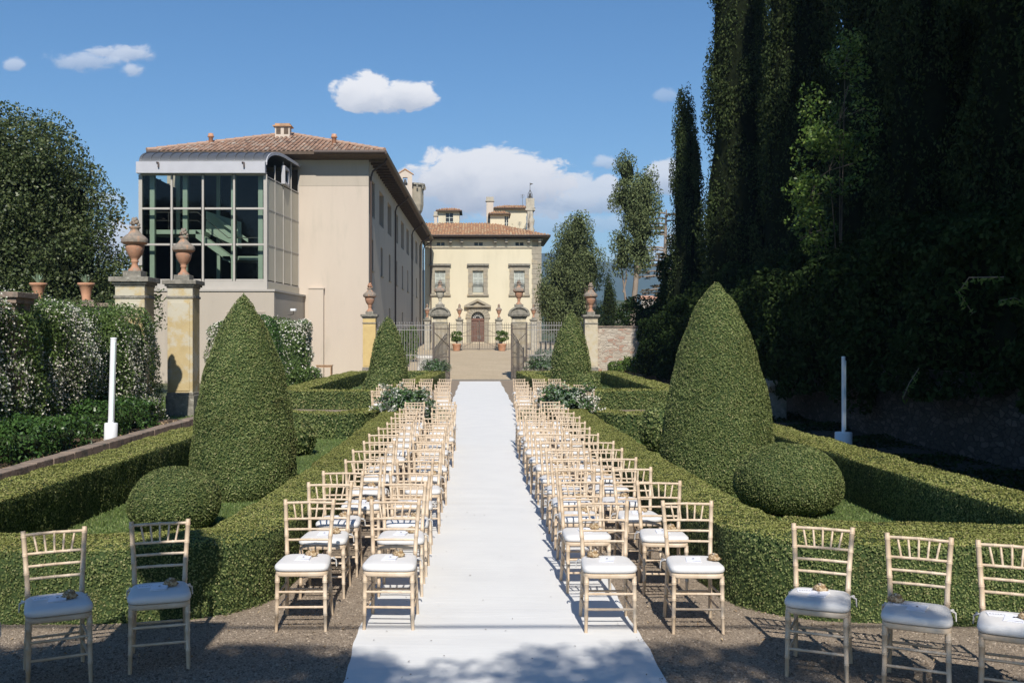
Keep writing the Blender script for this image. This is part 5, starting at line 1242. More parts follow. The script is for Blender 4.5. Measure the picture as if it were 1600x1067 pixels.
q.tube([(GXL + .3, GY + .8, 8.83), (GXL + 2.7, GY + .8, 8.83), (GXR - 2.1, GY + .8, 7.5), (GXR - .4, GY + .8, 7.5)], .022, 6); q.tube([(GXL + .3, GY + .8, 8.4), (GXL + 2.7, GY + .8, 8.4), (GXR - 2.1, GY + .8, 7.05), (GXR - .4, GY + .8, 7.05)], .012, 6)
LG.b(q, 'handrail', M['iron'])
q = MB(); q.box(GXL + .1, GXL + .16, D0, D1, 5.2, 10.8); LG.b(q, 'left_glazing', M['glass'])
for k in range(5): y = D0 + (D1 - D0) * k / 4; q = MB(); q.box(GXL - .03, GXL + .09, y - .04, y + .04, 5.2, 10.9); LG.b(q, 'left_mullion', M['pale_frame'])

# ---------------------------------------------------------------- the villa
VD = 106.0
villa = tag(empty('villa', (0, VD, 1.8)), 'cream Renaissance villa with shuttered windows, brown arched door and tiled hip roof', 'building'); LV = L_(villa)
def X(px, D=VD): return Xz(px, D)
def Z(py, D=VD): return Zz(py, D)
vx0, vx1 = -5.7, X(845.3); ez = Z(374)
wins = [(679.4, 696, 423, 457.4), (738.5, 755.3, 423, 457.4), (803, 819.7, 423, 457.4)]
ocs = [(682.4, 694.7), (741, 754.4), (805.3, 818)]
ops = [(X(a) - vx0, X(b) - vx0, Z(d) - 1.8, Z(c) - 1.8) for a, b, c, d in wins] + [(X(a) - vx0, X(b) - vx0, Z(384.2) - 1.8, Z(378.8) - 1.8) for a, b in ocs]
da, db = X(736.4), X(756.8); ops.append((da - vx0, db - vx0, Z(534.5) - 1.8, Z(487) - 1.8))
wall_open('facade', M['stucco_yel'], villa, (vx0 + LV.off[0], 0, 0), (1, 0, 0), X(831.7) - vx0, -1.2, ez - 1.8, ops, .4, None)
q = MB(); q.box(vx0, vx1 - .02, VD + .42, VD + 10, .5, ez); LV.b(q, 'inner_core', M['stucco_yel'])
q = MB(); q.box(vx1 - .3, vx1 - .01, VD + .02, VD + 11, .5, ez); LV.b(q, 'side_wall', M['stucco_yel'])
# corner quoins: rows of long stone blocks
q = MB(); z = .9; k = 0; rq = random.Random(1)
while z < Z(389):
    h = .52; a = X(831.7) - (0.0 if k % 2 else .06); q.box(a, vx1 + .05, VD - .07 - (.015 if k % 3 == 0 else 0), VD + .5, z + .012, min(z + h - .012, Z(388)), var=rq.random()); z += h; k += 1
LV.b(q, 'corner_quoins', M['serena'])
for a, b, c, d in wins:
    wa, wb, wz0, wz1 = X(a), X(b), Z(d), Z(c)
    fr = MB(); f0, f1 = wa - .45, wb + .45
    zz = wz0 - .15
    while zz < Z(416) - .05:
        h = .40; fr.box(f0 - (.03 if int(zz * 2.5) % 2 else 0), wa - .002, VD - .10, VD + .02, zz + .008, min(zz + h, Z(416)) - .008); fr.box(wb + .002, f1 + (.03 if int(zz * 2.5) % 2 else 0), VD - .10, VD + .02, zz + .008, min(zz + h, Z(416)) - .008); zz += h
    fr.box(wa + .0, wb - .0, VD - .10, VD + .02, wz1 + .004, Z(416) - .008); o = LV.b(fr, 'window_surround', M['serena'])
    t_ = MB(); t_.box(f0 - .15, f1 + .15, VD - .32, VD + .01, Z(415.5), Z(412.5)); t_.box(f0 - .05, f1 + .05, VD - .2, VD + .01, Z(416), Z(415.55)); t_.moved(LV.off).build('lintel_cornice', M['stone'], o)
    t_ = MB(); t_.box(f0 - .12, f1 + .12, VD - .2, VD + .01, wz0 - .34, wz0 - .16); t_.moved(LV.off).build('sill', M['serena'], o)
    g_ = MB(); g_.quad((wa, VD + .36, wz0), (wb, VD + .36, wz0), (wb, VD + .36, wz1), (wa, VD + .36, wz1)); LV.b(g_, 'window_pane', M['dark_win'], fix=False)
    for s_ in (0, 1):
        sh_ = MB(); x0 = wa + .02 + s_ * (wb - wa) / 2; x1 = x0 + (wb - wa) / 2 - .04; z0 = wz0 + .72; z1 = wz1 - .03
        sh_.box(x0, x0 + .07, VD + .16, VD + .2, z0, z1); sh_.box(x1 - .07, x1, VD + .16, VD + .2, z0, z1); sh_.box(x0 + .07, x1 - .07, VD + .16, VD + .2, z1 - .08, z1); sh_.box(x0 + .07, x1 - .07, VD + .16, VD + .2, (z0 + z1) / 2 - .05, (z0 + z1) / 2 + .05)
        zz = z0
        while zz < z1 - .08:
            sh_.hexa([(x0 + .07, VD + .15, zz), (x1 - .07, VD + .15, zz), (x1 - .07, VD + .19, zz + .04), (x0 + .07, VD + .19, zz + .04), (x0 + .07, VD + .15, zz + .015), (x1 - .07, VD + .15, zz + .015), (x1 - .07, VD + .19, zz + .055), (x0 + .07, VD + .19, zz + .055)]); zz += .085
        LV.b(sh_, 'shutter', M['shutter'])
    rl = MB()
    for kk in range(9): x = wa + (wb - wa) * (kk + .5) / 9; rl.box(x - .012, x + .012, VD - .03, VD - .006, wz0, wz0 + .95)
    rl.box(wa - .05, wb + .05, VD - .04, VD - .002, wz0 + .95, wz0 + 1.0); LV.b(rl, 'balcony_rail', M['iron'])
    cu = MB(); cu.box(wa + .06, wb - .06, VD + .25, VD + .26, wz0 + .05, wz0 + .72); LV.b(cu, 'curtain', M['shutter'])
for a, b in ocs:
    q = MB(); q.quad((X(a), VD + .36, Z(384.2)), (X(b), VD + .36, Z(384.2)), (X(b), VD + .36, Z(378.8)), (X(a), VD + .36, Z(378.8))); o = LV.b(q, 'attic_window', M['dark_win'], fix=False)
    q = MB(); xm = (X(a) + X(b)) / 2; q.box(xm - .05, xm + .05, VD + .1, VD + .3, Z(384.2), Z(378.8)); q.moved(LV.off).build('glazing_bar', M['stucco_yel'], o)
q = MB(); q.box(vx0, vx1 + .1, VD - .10, VD - .001, Z(388), Z(386)); LV.b(q, 'string_course', M['serena'])
q = MB(); q.box(vx0, vx1 + .2, VD - .12, VD - .002, Z(376), Z(373.5)); LV.b(q, 'cornice', M['serena'])
q = MB(); n = 11
for k in range(n):
    x = vx0 + .4 + (vx1 - vx0 - .55) * k / (n - 1)
    if any(X(a) - .25 < x < X(b) + .25 for a, b in ocs): continue
    q = MB(); q.box(x - .14, x + .14, VD - .5, VD - .121, Z(379.5), Z(374)); q.box(x - .13, x + .13, VD - .26, VD - .121, Z(382.5), Z(379.5) - .001); LV.b(q, 'eaves_bracket', M['serena'])
ve = VD - 1.0; vxr = vx1 + .95; zr = Z(371.5)
q = MB(); q.box(vx0 - .6, vxr, ve, VD + 10, zr, zr + .12); LV.b(q, 'eaves_soffit', M['soffit'])
q = MB(); q.tube([(vx0, ve - .02, zr + .14), (vxr, ve - .02, zr + .14)], .08, 6); LV.b(q, 'gutter', M['brownpipe'])
rz = zr + .15; back = 7.6; rise = 2.15; xr = 1.75
Ls = math.hypot(back, rise)
LV.b(tiles((vx0 - .6, ve, rz), (1, 0, 0), (0, back, rise), [(0, 0), (vxr - vx0 + .6, 0), (xr - vx0 + .6, Ls), (0, Ls)], tw=.30, tl=.5, rt=.1, seed=9), 'roof', M['tile'], fix=False)
q = MB(); q.add([(vxr, ve, rz), (vxr, VD + 12, rz), (xr, ve + back, rz + rise)], [(0, 1, 2)], False, 0, .5); LV.b(q, 'roof_hip_slope', M['tile'], fix=False)
# link wall between wing and villa with its downpipe
q = MB(); q.tube([(X(673.5), VD - .12, ez), (X(673.5), VD - .12, 2)], .07, 6); LV.b(q, 'downpipe', M['brownpipe'])
# door
dsur = MB(); s0, s1 = X(729), X(764.3); zdb = Z(536.5); zat = Z(480.5)
zz = zdb
while zz < Z(499):
    for (a, b) in ((s0, da), (db, s1)): dsur.box(a, b, VD - .14, VD + .02, zz + .01, min(zz + .42, Z(498)) - .01)
    zz += .42
cxd = (da + db) / 2; rad = (db - da) / 2; zs = Z(497.3)
nv = 11
for k in range(nv):
    t0 = PI * k / nv + .015; t1 = PI * (k + 1) / nv - .015; ro = rad + .62
    dsur.prism([(cxd + rad * math.cos(t0), zs + rad * math.sin(t0)), (cxd + ro * math.cos(t0), min(zat, zs + ro * math.sin(t0))), (cxd + ro * math.cos(t1), min(zat, zs + ro * math.sin(t1))), (cxd + rad * math.cos(t1), zs + rad * math.sin(t1))], 'y', VD - .16, VD + .02)
dsur.box(s0, s1, VD - .08, VD - .003, zs + rad + .1, zat)
o = LV.b(dsur, 'door_surround', M['serena'])
pd = MB(); p0, p1 = X(725.3), X(767.3); zp = Z(480); zap = Z(467.3); xm = (p0 + p1) / 2
pd.box(p0, p1, VD - .45, VD, zp, zp + .16)
for (a, b) in (((p0, zp + .16), (xm, zap)), ((p1, zp + .16), (xm, zap))):
    pd.prism([a, b, (b[0], b[1] - .24), (a[0] + (.5 if a[0] < xm else -.5), a[1])], 'y', VD - .45, VD)
pd.prism([(p0 + .4, zp + .161), (p1 - .4, zp + .161), (xm, zap - .26)], 'y', VD - .2, VD); pd.moved(LV.off).build('pediment', M['serena'], o)
# wall parts that round the head of the door, then fanlight and the two leaves
sp = MB()
for s_ in (-1, 1):
    pts = [(cxd + s_ * rad, zs)] + [(cxd + s_ * rad * math.cos(t), zs + rad * math.sin(t)) for t in np.linspace(0, PI / 2, 7)[1:]] + [(cxd + s_ * rad, zs + rad)]
    sp.prism(pts if s_ > 0 else pts[::-1], 'y', VD + .021, VD + .3)
LV.b(sp, 'arch_spandrel', M['serena'])
fl = MB(); fl.prism([(cxd + rad * math.cos(t), zs + rad * math.sin(t)) for t in np.linspace(0, PI, 15)], 'y', VD + .26, VD + .29); fo = LV.b(fl, 'fanlight', M['dark_win'])
fg = MB()
for t in np.linspace(.2, PI - .2, 7): fg.tube([(cxd + .25 * math.cos(t), VD + .22, zs + .25 * math.sin(t)), (cxd + rad * .97 * math.cos(t), VD + .22, zs + rad * .97 * math.sin(t))], .022, 5)
for r_ in (.28, rad * .65): fg.tube([(cxd + r_ * math.cos(t), VD + .22, zs + r_ * math.sin(t)) for t in np.linspace(0, PI, 12)], .022, 5)
fg.moved(LV.off).build('fan_grille', M['white_stone'], fo)
dh = MB(); dh.box(da + .01, db - .01, VD + .2, VD + .32, Z(501), zs); LV.b(dh, 'door_lintel', M['door'])
for s_ in (0, 1):
    a = da + .01 + s_ * (rad + .0); b = a + rad - .02; dl = MB(); dl.box(a, b, VD + .26, VD + .32, Z(534.4), Z(501) - .01)
    for (z0, z1) in ((.12, .36), (.40, .68), (.72, .95)):
        zz0 = Z(534.4) + (Z(501) - Z(534.4)) * z0; zz1 = Z(534.4) + (Z(501) - Z(534.4)) * z1; dl.box(a + .1, b - .1, VD + .235, VD + .258, zz0, zz1)
    do = LV.b(dl, 'door_leaf', M['door'], .01); kn = MB(); kn.lathe([(.03, 0), (.05, .03), (.03, .06)], cx=(b - .08 if s_ == 0 else a + .08), cy=VD + .2, z0=Z(518), n=8); kn.moved(LV.off).build('door_knob', M['iron'], do)
q = MB(); q.box(s0 - .3, s1 + .3, VD - .9, VD - .001, 1.6, Z(536)); q.box(s0 - .6, s1 + .6, VD - 1.4, VD - .902, 1.6, Z(536) - .14); LV.b(q, 'door_steps', M['stone_pale'])
# roof turrets
T1 = 114.0
def tx(px): return Xz(px, T1)
def tz(py): return Zz(py, T1)
def turret(D_, x0, x1, zb, zt, wx0, wx1, wz0, wz1, rx0, rx1, rz0, rz1, nm, dep=3.0):
    x_0, x_1 = Xz(x0, D_), Xz(x1, D_); q = wall_open(nm, M['stucco_yel'], villa, (x_0 + LV.off[0], D_ - VD, 0), (1, 0, 0), x_1 - x_0, Zz(zb, D_) - 1.8, Zz(zt, D_) - 1.8, [(Xz(wx0, D_) - x_0, Xz(wx1, D_) - x_0, Zz(wz1, D_) - 1.8, Zz(wz0, D_) - 1.8)], .25, M['dark_win'], winname='turret_window')
    b = MB(); b.box(x_0 + .002, x_1 - .002, D_ + .27, D_ + dep, Zz(zb, D_), Zz(zt, D_)); LV.b(b, nm + '_core', M['stucco_yel'])
    g = MB(); a, c = Xz(wx0, D_), Xz(wx1, D_); z0, z1 = Zz(wz1, D_), Zz(wz0, D_)
    g.box((a + c) / 2 - .04, (a + c) / 2 + .04, D_ + .12, D_ + .16, z0, z1)
    for f in (.33, .66): g.box(a, c, D_ + .165, D_ + .2, z0 + (z1 - z0) * f - .03, z0 + (z1 - z0) * f + .03)
    g.moved(LV.off).build('glazing_bars', M['shutter'], villa)
    a, c = Xz(rx0, D_), Xz(rx1, D_); m_ = (a + c) / 2; z0, z1 = Zz(rz1, D_), Zz(rz0, D_); dp = dep + .6
    e_ = MB(); e_.box(a, c, D_ - .5, D_ + dp, z0, z0 + .1); LV.b(e_, nm + '_eaves', M['soffit'])
    in_ = (c - a) * .28; h = z1 - z0 - .1
    t_ = tiles((a, D_ - .5, z0 + .1), (1, 0, 0), (0, 1.6, h), [(0, 0), (c - a, 0), (c - a - in_, math.hypot(1.6, h)), (in_, math.hypot(1.6, h))], tw=.28, tl=.42, rt=.09, seed=int(x0))
    t_.add([(c, D_ - .5, z0 + .1), (c, D_ + dp, z0 + .1), (c - in_, D_ + 1.1, z1), ], [(0, 1, 2)], False, 0, .5); t_.add([(a, D_ - .5, z0 + .1), (a + in_, D_ + 1.1, z1), (a, D_ + dp, z0 + .1)], [(0, 1, 2)], False, 0, .5)
    LV.b(t_, nm + '_roof', M['tile'], fix=False)
turret(114, 684.8, 717.8, 360, 331, 696.5, 708, 333, 354, 681, 722, 324, 331, 'left_lantern')
turret(117, 766, 823, 366, 327, 800, 801, 350, 352, 768, 836, 319.5, 327, 'right_tower', 4)
turret(112, 766, 795, 366, 336, 788.5, 794, 338, 354, 762.8, 798, 328.5, 336, 'dormer_tower', 3)
def vchim(px0, px1, py0, py1, D_, nm='chimney'):
    q = MB(); a, b = Xz(px0, D_), Xz(px1, D_); z0, z1 = Zz(py1, D_), Zz(py0, D_); q.box(a + .08, b - .08, D_, D_ + .8, z0, z1 - .5); o = LV.b(q, nm, M['stucco_pink'])
    q = MB(); q.box(a - .02, b + .02, D_ - .12, D_ + .92, z1 - .5, z1 - .38); q.box(a + .05, b - .05, D_ - .05, D_ + .85, z1 - .38, z1); q.moved(LV.off).build('chimney_cap', M['stone_pale'], o)
vchim(759, 772, 308, 356, 114.5); vchim(677.3, 684.2, 331, 360, 112)
# bell finial
D_ = 113.0; b0, b1 = Xz(822, D_), Xz(835, D_); cxb = (b0 + b1) / 2
q = MB(); q.box(b0, b1, D_, D_ + .8, Zz(326, D_), Zz(310, D_)); q.box(b0 - .08, b1 + .08, D_ - .08, D_ + .88, Zz(329, D_), Zz(326, D_)); q.box(b0 + .15, b1 - .25, D_, D_ + .7, Zz(366, D_), Zz(329, D_)); o = LV.b(q, 'bell_pedestal', M['stone_pale'])
q = MB(); q.lathe([(.30, Zz(363, D_)), (.36, Zz(360, D_)), (.22, Zz(355, D_)), (.34, Zz(349, D_)), (.36, Zz(345, D_)), (.18, Zz(340, D_)), (.24, Zz(336, D_)), (.12, Zz(331, D_))], cx=Xz(830, D_), cy=D_ - .45, n=14); q.moved(LV.off).build('baluster_ornament', M['stone_pale'], o)
q = MB(); zb = Zz(310, D_); zt = Zz(296, D_)
for s_ in (-1, 1): q.tube([(cxb + s_ * .28, D_ + .4, zb), (cxb + s_ * .24, D_ + .4, zb + .5), (cxb, D_ + .4, zt)], .03, 5)
for s_ in (-1, 1): q.tube([(cxb, D_ + .4 + s_ * .28, zb), (cxb, D_ + .4, zt)], .03, 5)
q.tube([(cxb, D_ + .4, zt), (cxb, D_ + .4, Zz(285, D_))], .025, 5); q.prism([(cxb, Zz(289, D_)), (cxb + .38, Zz(287, D_)), (cxb, Zz(285.5, D_))], 'y', D_ + .39, D_ + .41); q.moved(LV.off).build('weathervane', M['iron'], o)
q = MB(); q.lathe([(.03, .5), (.12, .45), (.16, .2), (.24, .0), (.2, -.02)], cx=cxb, cy=D_ + .4, z0=zb + .12, n=12); q.moved(LV.off).build('bell', M['iron'], o)
q = MB(); q.tube([(Xz(817, D_), D_ + 1, Zz(322, D_)), (Xz(817, D_), D_ + 1, Zz(302, D_))], .02, 5)
for i in range(4): q.tube([(Xz(814, D_), D_ + 1, Zz(303 + i * 1.5, D_)), (Xz(820, D_), D_ + 1, Zz(303 + i * 1.5 - .5, D_))], .012, 4)
LV.b(q, 'aerial', M['iron'])
# distant farmhouses on the hill
for i, (px, py, D_, w_) in enumerate([(1012, 468, 270, 1.7), (1026, 470, 275, 1.4)]):
    x = Xz(px, D_); z = Zz(py, D_); root = tag(empty('farmhouse', (x, D_, z - 1.5)), 'tiny pale farmhouse on the hillside, ' + ['left of the pair', 'right of the pair'][i], 'house', 'farmhouses on the hill')
    b = MB(); b.box(-w_, w_, 0, 4, -2, 1.6); b.build('wall', M['stucco_pink'], root); b = MB(); b.prism([(-.4, 1.6), (4.4, 1.6), (2, 2.6)], 'x', -w_ - .3, w_ + .3); b.build('roof', M['terra_pot'], root)
# ================================================================== carpet
def carpet():
    n, k = 420, 14; ys = np.linspace(.6, 52.6, n) ; r = np.random.default_rng(3); V = []
    for i, y in enumerate(ys):
        e0 = .018 * math.sin(y * 1.3) + .010 * math.sin(y * 4.1) + .004 * math.sin(y * 13); e1 = .018 * math.sin(y * 1.1 + 2) + .010 * math.sin(y * 3.7) + .004 * math.sin(y * 11)
        for j in range(k + 1):
            x = -1.05 + e0 + (2.1 + e1 - e0) * j / k; V.append((x, y, 0))
    V = np.array(V); h = .012 + .0045 * wav(V * np.array([.35, 1, 1]), 9, 4) + .003 * wav(V * np.array([.5, 1.6, 1]), 22, 6)
    V[:, 2] = np.maximum(.009, h + .003)
    Q = [(i*(k+1)+j, i*(k+1)+j+1, (i+1)*(k+1)+j+1, (i+1)*(k+1)+j) for i in range(n-1) for j in range(k)]
    o = quads_mesh('carpet', V, Q, M['carpet'], [0]*len(Q), np.full(len(V), .5)); o.data.shade_smooth()
    tag(o, 'long white aisle carpet running from the foreground to the iron gate', 'carpet')
    r = np.random.default_rng(6); m_ = 90; y = 6.2 + 8 * r.random(m_) ** 1.6; x = r.uniform(-1, 1, m_)
    P = np.stack([x, y, np.full(m_, .026)], 1); V, Q, VA = leaves(P, np.tile((0, 0, 1.), (m_, 1)), .02, .009, .25, r=r)
    tag(quads_mesh('leaf_litter', V, Q, M['bark'], np.zeros(len(Q), int), VA), kind='stuff')
carpet()

# ================================================================== chairs
def bamboo(pts, r0, nodes, n=8):
    """tube along a polyline with raised rings at the given fractions"""
    pts = [Vector(p) for p in pts]; seg = [(pts[i+1] - pts[i]).length for i in range(len(pts)-1)]; tot = sum(seg)
    def at(f):
        d = f * tot
        for i, s in enumerate(seg):
            if d <= s or i == len(seg) - 1: return pts[i].lerp(pts[i+1], min(1, d / s))
            d -= s
    fr = [(0, 1), (1, 1)]; c = 0
    for s in seg[:-1]: c += s; fr.append((c / tot, 1))
    e = .006 / tot
    for f in nodes: fr += [(f - 1.6*e, 1), (f - e, 1.22), (f - .2*e, 1.05), (f + .2*e, 1.05), (f + e, 1.22), (f + 1.6*e, 1)]
    fr.sort(); r0 = r0 if callable(r0) else (lambda f, q=r0: q)
    mb = MB(); mb.tube([at(f) for f, _ in fr], [r0(f) * k for f, k in fr], n); return mb
def make_chair():
    root = empty('chiavari_chair')
    W = M['wood']
    for s in (-1, 1):
        bamboo([(s*.185, -.19, 0), (s*.18, -.185, .22), (s*.178, -.18, .43)], lambda f: .0125 + .0055 * f, (.3, .6, .88)).build('leg', W, root)
        bamboo([(s*.180, .265, 0), (s*.172, .215, .22), (s*.165, .185, .43), (s*.170, .20, .60), (s*.182, .235, .78), (s*.192, .268, .925)], lambda f: .0165 if f > .35 else .013 + f*.01, (.22, .42, .56, .70, .83, .96)).build('back_post', W, root)
    bamboo([(-.188, .262, .898), (0, .275, .900), (.188, .262, .898)], .0105, (.25, .5, .75)).build('top_rail', W, root)
    for z, hw, y in ((.775, .180, .234), (.695, .173, .218), (.615, .168, .203)):
        bamboo([(-hw, y, z), (0, y + .01, z), (hw, y, z)], .0095, (.25, .5, .75), 7).build('crossbar', W, root)
    for k in range(5):
        t = (k - 2) / 2; bamboo([(t * .105, .243, .778), (t * .128, .272, .896)], .0075, (.5,), 6).build('spindle', W, root)
    # seat frame: rounded trapezoid
    def outline(f, n=28, w0=.205, w1=.178, y0=-.215, y1=.20):
        out = []
        for i in range(n):
            t = 2 * PI * i / n; c, s = math.cos(t), math.sin(t); x = math.copysign(abs(c) ** .35, c); y = math.copysign(abs(s) ** .35, s)
            yy = (y0 + y1) / 2 + y * (y1 - y0) / 2; wd = w0 + (w1 - w0) * (yy - y0) / (y1 - y0); out.append((x * wd * f, (yy - .0) * f - (1 - f) * .0))
        return out
    def ringbody(layers, mt, name, parent):
        mb = MB(); n = 28; vs = []
        for f, z in layers: vs += [(x, y, z) for x, y in outline(f)]
        fs = []
        for i in range(len(layers) - 1):
            for k in range(n): k2 = (k+1) % n; fs.append((i*n+k, i*n+k2, (i+1)*n+k2, (i+1)*n+k))
        fs += [tuple(range(n))[::-1], tuple((len(layers)-1)*n + k for k in range(n))]
        mb.add(vs, fs, True); return mb.build(name, mt, parent)
    ringbody([(.90, .418), (.99, .42), (1.0, .428), (1.0, .447), (.985, .453), (.90, .453)], W, 'seat_frame', root)
    cu = ringbody([(.93, .455), (1.0, .459), (1.03, .470), (1.035, .482), (1.02, .496), (.96, .506), (.80, .512), (.5, .514), (.2, .515)], M['cushion'], 'cushion', root)
    for s in (-1, 1):
        mb = MB(); x = s * .185
        for (a, b, c) in (((x, .18, .475), (x + s*.03, .215, .455), (x + s*.035, .22, .40)), ((x, .18, .475), (x + s*.015, .23, .47), (x + s*.03, .24, .43))):
            mb.tube([a, b, c], [.006, .007, .004], 5)
        mb.build('tie', M['cushion'], cu)
    for z in (.30, .185): bamboo([(-.18, -.187, z), (.18, -.187, z)], .0095, (.2, .5, .8), 7).build('stretcher', W, root)
    for s in (-1, 1):
        for z in (.275, .16): bamboo([(s*.181, -.185, z), (s*.172, .23, z + .0)], .009, (.35, .65), 7).build('stretcher', W, root)
    bamboo([(-.172, .222, .22), (.172, .222, .22)], .009, (.3, .7), 7).build('stretcher', W, root)
    return root
chair0 = make_chair(); used = [False]
def chair(x, y, rz, label, group):
    c = chair0 if not used[0] else copy_tree(chair0); used[0] = True
    c.location = (x, y, .002); c.rotation_euler = (0, 0, rz)
    tag(c, label, 'chair', group); return c

# keepsakes: paper cards and little bags of dried petals
def make_booklet():
    mb = MB(); mb.hexa([(-.055, -.075, 0), (.055, -.075, 0), (.055, .075, 0), (-.055, .075, 0), (-.055, -.075, .004), (.055, -.075, .004), (.055, .075, .004), (-.055, .075, .004)])
    o = mb.build('booklet', M['paper']); q = MB(); q.hexa([(-.054, -.073, .0045), (.054, -.073, .009), (.054, .073, .011), (-.054, .073, .0045), (-.054, -.073, .0055), (.054, -.073, .010), (.054, .073, .012), (-.054, .073, .0055)]); q.build('cover', M['paper'], o)
    q = MB(); q.lathe([(.008, .0125), (.008, .0130), (.001, .0131)], n=8); m_ = q.build('emblem', M['ink'], o); m_.rotation_euler = (0, -.05, 0)
    return o
def make_pouch():
    r = random.Random(12); root = empty('petal_bag')
    mb = MB(); prof = [(.020, 0), (.040, .004), (.046, .016), (.040, .030), (.024, .042), (.008, .048)]; mb.lathe(prof, n=14)
    mb.v = [(x * (1.1 + .28 * math.sin(z * 260 + x * 110 + y * 60)), y * (.8 + .26 * math.sin(x * 120 + z * 170)), z * (1 + .25 * math.sin(x * 90 + y * 130))) for x, y, z in mb.v]; mb.build('petals', M['petals'], root)
    nk = MB(); nk.lathe([(.0075, .044), (.005, .049), (.009, .053), (.011, .055)], n=10); nk.v = [(x * (1 + .3 * math.sin(math.atan2(y, x) * 5)), y, z) for x, y, z in nk.v]; nk.build('organza_neck', M['organza'], root)
    return root
def make_reserved():
    mb = MB(); mb.box(-.075, .075, -.045, .045, 0, .0015); o = mb.build('reserved_card', M['paper'])
    cu = bpy.data.curves.new('lettering', 'FONT'); cu.body = 'RESERVED'; cu.size = .026; cu.align_x = 'CENTER'; cu.align_y = 'CENTER'; cu.space_character = 1.15
    to = bpy.data.objects.new('tmp', cu); C.objects.link(to); bpy.context.view_layer.update()
    me = bpy.data.meshes.new_from_object(to.evaluated_get(bpy.context.evaluated_depsgraph_get())); bpy.data.objects.remove(to)
    me.materials.clear(); me.materials.append(M['ink']); me.name = 'lettering'
    t_ = bpy.data.objects.new('lettering', me); C.objects.link(t_); t_.parent = o; t_.location = (0, 0, .0018)
    return o
protos = {'booklet': [make_booklet(), False], 'petal_bag': [make_pouch(), False], 'reserved_card': [make_reserved(), False]}
def put(kind, ch, lx, ly, rz, label, dz=0.0):
    p = protos[kind]; o = p[0] if not p[1] else copy_tree(p[0]); p[1] = True
    a = ch.rotation_euler[2]; dx, dy = rot2(lx, ly, a)
    o.location = (ch.location[0] + dx, ch.location[1] + dy, .5165 + dz); o.rotation_euler = (0, 0, a + rz)
    tag(o, label, {'booklet': 'booklet', 'petal_bag': 'favour bag', 'reserved_card': 'card'}[kind], {'booklet': 'white booklets on the chair cushions', 'petal_bag': 'petal bags on the chair cushions', 'reserved_card': 'reserved cards on the front chairs'}[kind])
def keepsakes(ch, where, bag=(.06, .03), res=False, rr=0.0):
    if res: put('reserved_card', ch, -.07, .06, .15 + rr, 'card lettered RESERVED on the ' + where)
    put('booklet', ch, -.005 if not res else .0, -.02, -.12 + rr, 'white folded booklet on the ' + where, .002)
    put('petal_bag', ch, bag[0], bag[1], rr, 'small petal bag on the ' + where)

ORD = ['front', 'second', 'third', 'fourth', 'fifth', 'sixth', 'seventh', 'eighth', 'ninth', 'tenth', 'eleventh', 'twelfth', 'thirteenth', 'fourteenth']
ytop = {1: [783, 751.5, 731, 715, 700.5, 689, 677, 668, 659, 651, 644, 638, 632, 627], -1: [781, 754.5, 737, 718.6, 702, 689, 678, 668, 660, 652, 645, 638, 632, 628]}
rj = random.Random(77); G1 = 'pale wooden chairs in rows beside the aisle'
for s in (-1, 1):
    side = 'left' if s < 0 else 'right'
    for i, py in enumerate(ytop[s]):
        D = 1990 / (py - 531) ; y = D - .268
        xo = {0: 1.49, 1: 1.44, 2: 1.40, 3: 1.38}.get(i, 1.345) if s > 0 else {0: 1.50, 1: 1.46, 2: 1.44}.get(i, 1.40)
        xi = .83 if i == 0 else .80
        for col, x in (('outer', xo), ('aisle-side', xi)):
            jx = rj.uniform(-.035, .035) if i else 0; jy = rj.uniform(-.05, .05) if i else 0; ja = rj.uniform(-.10, .10) if i else rj.uniform(-.04, .04)
            c = chair(s * x + jx, y + jy, ja, f'wooden chair with white cushion, {col} seat of the {ORD[i]} row left of the carpet' if s < 0 else f'wooden chair with white cushion, {col} seat of the {ORD[i]} row right of the carpet', G1)
            if i < 7:
                bag = (rj.uniform(.02, .09), rj.uniform(.02, .08))
                if i == 0: bag = {(-1, 'outer'): (.04, .06), (-1, 'aisle-side'): (.05, .05), (1, 'outer'): (.15, -.02), (1, 'aisle-side'): (-.10, .10)}[(s, col)]
                keepsakes(c, f'{col} chair, {ORD[i]} row, {side} of the carpet', bag, False, rj.uniform(-.15, .15))
# angled chairs at both ends of the front row
G2 = 'angled chairs along the front hedges'
fr = [(-3.20, 5.85, .50, 'chair cut off by the left edge of the photo, angled toward the aisle', (.05, .0)),
      (-2.90, 6.48, .47, 'angled wooden chair second from the left edge, in the shade', (.07, -.02)),
      (-2.33, 6.78, .30, 'angled wooden chair in the urn shadow, nearest the left rows', (.07, .02)),
      (2.10, 6.60, -.42, 'angled wooden chair with a shaded cushion, nearest the right rows', (.0, .07)),
      (2.60, 6.26, -.45, 'angled wooden chair second from the right edge, in the sun', (-.13, .09)),
      (3.08, 6.02, -.45, 'angled wooden chair at the right edge of the photo', (.06, -.02))]
for x, y, a, lb, bag in fr:
    c = chair(x, y, a, lb, G2); keepsakes(c, lb.replace(' of the photo', '').replace(' wooden', ''), bag, True)
# rear block behind the flowers
G3 = 'pale wooden chairs behind the flower arrangements'
for s in (-1, 1):
    side = 'left' if s < 0 else 'right'
    for i, y in enumerate([24.8, 26.4, 28.2, 30.2, 32.3]):
        for k in range(5 if i == 0 else (4 if i < 3 else 3)):
            x = 1.05 + .04 * i + k * (.52 + .02 * i)
            if i < 2 and k > 3: x = 2.62
            chair(s * x + rj.uniform(-.03, .03), y + rj.uniform(-.05, .05), rj.uniform(-.08, .08), f'chair in the block behind the {side} flowers, {ORD[i]} row, {["nearest the aisle", "second from the aisle", "third from the aisle", "fourth from the aisle", "outermost by the hedge"][k]}', G3)

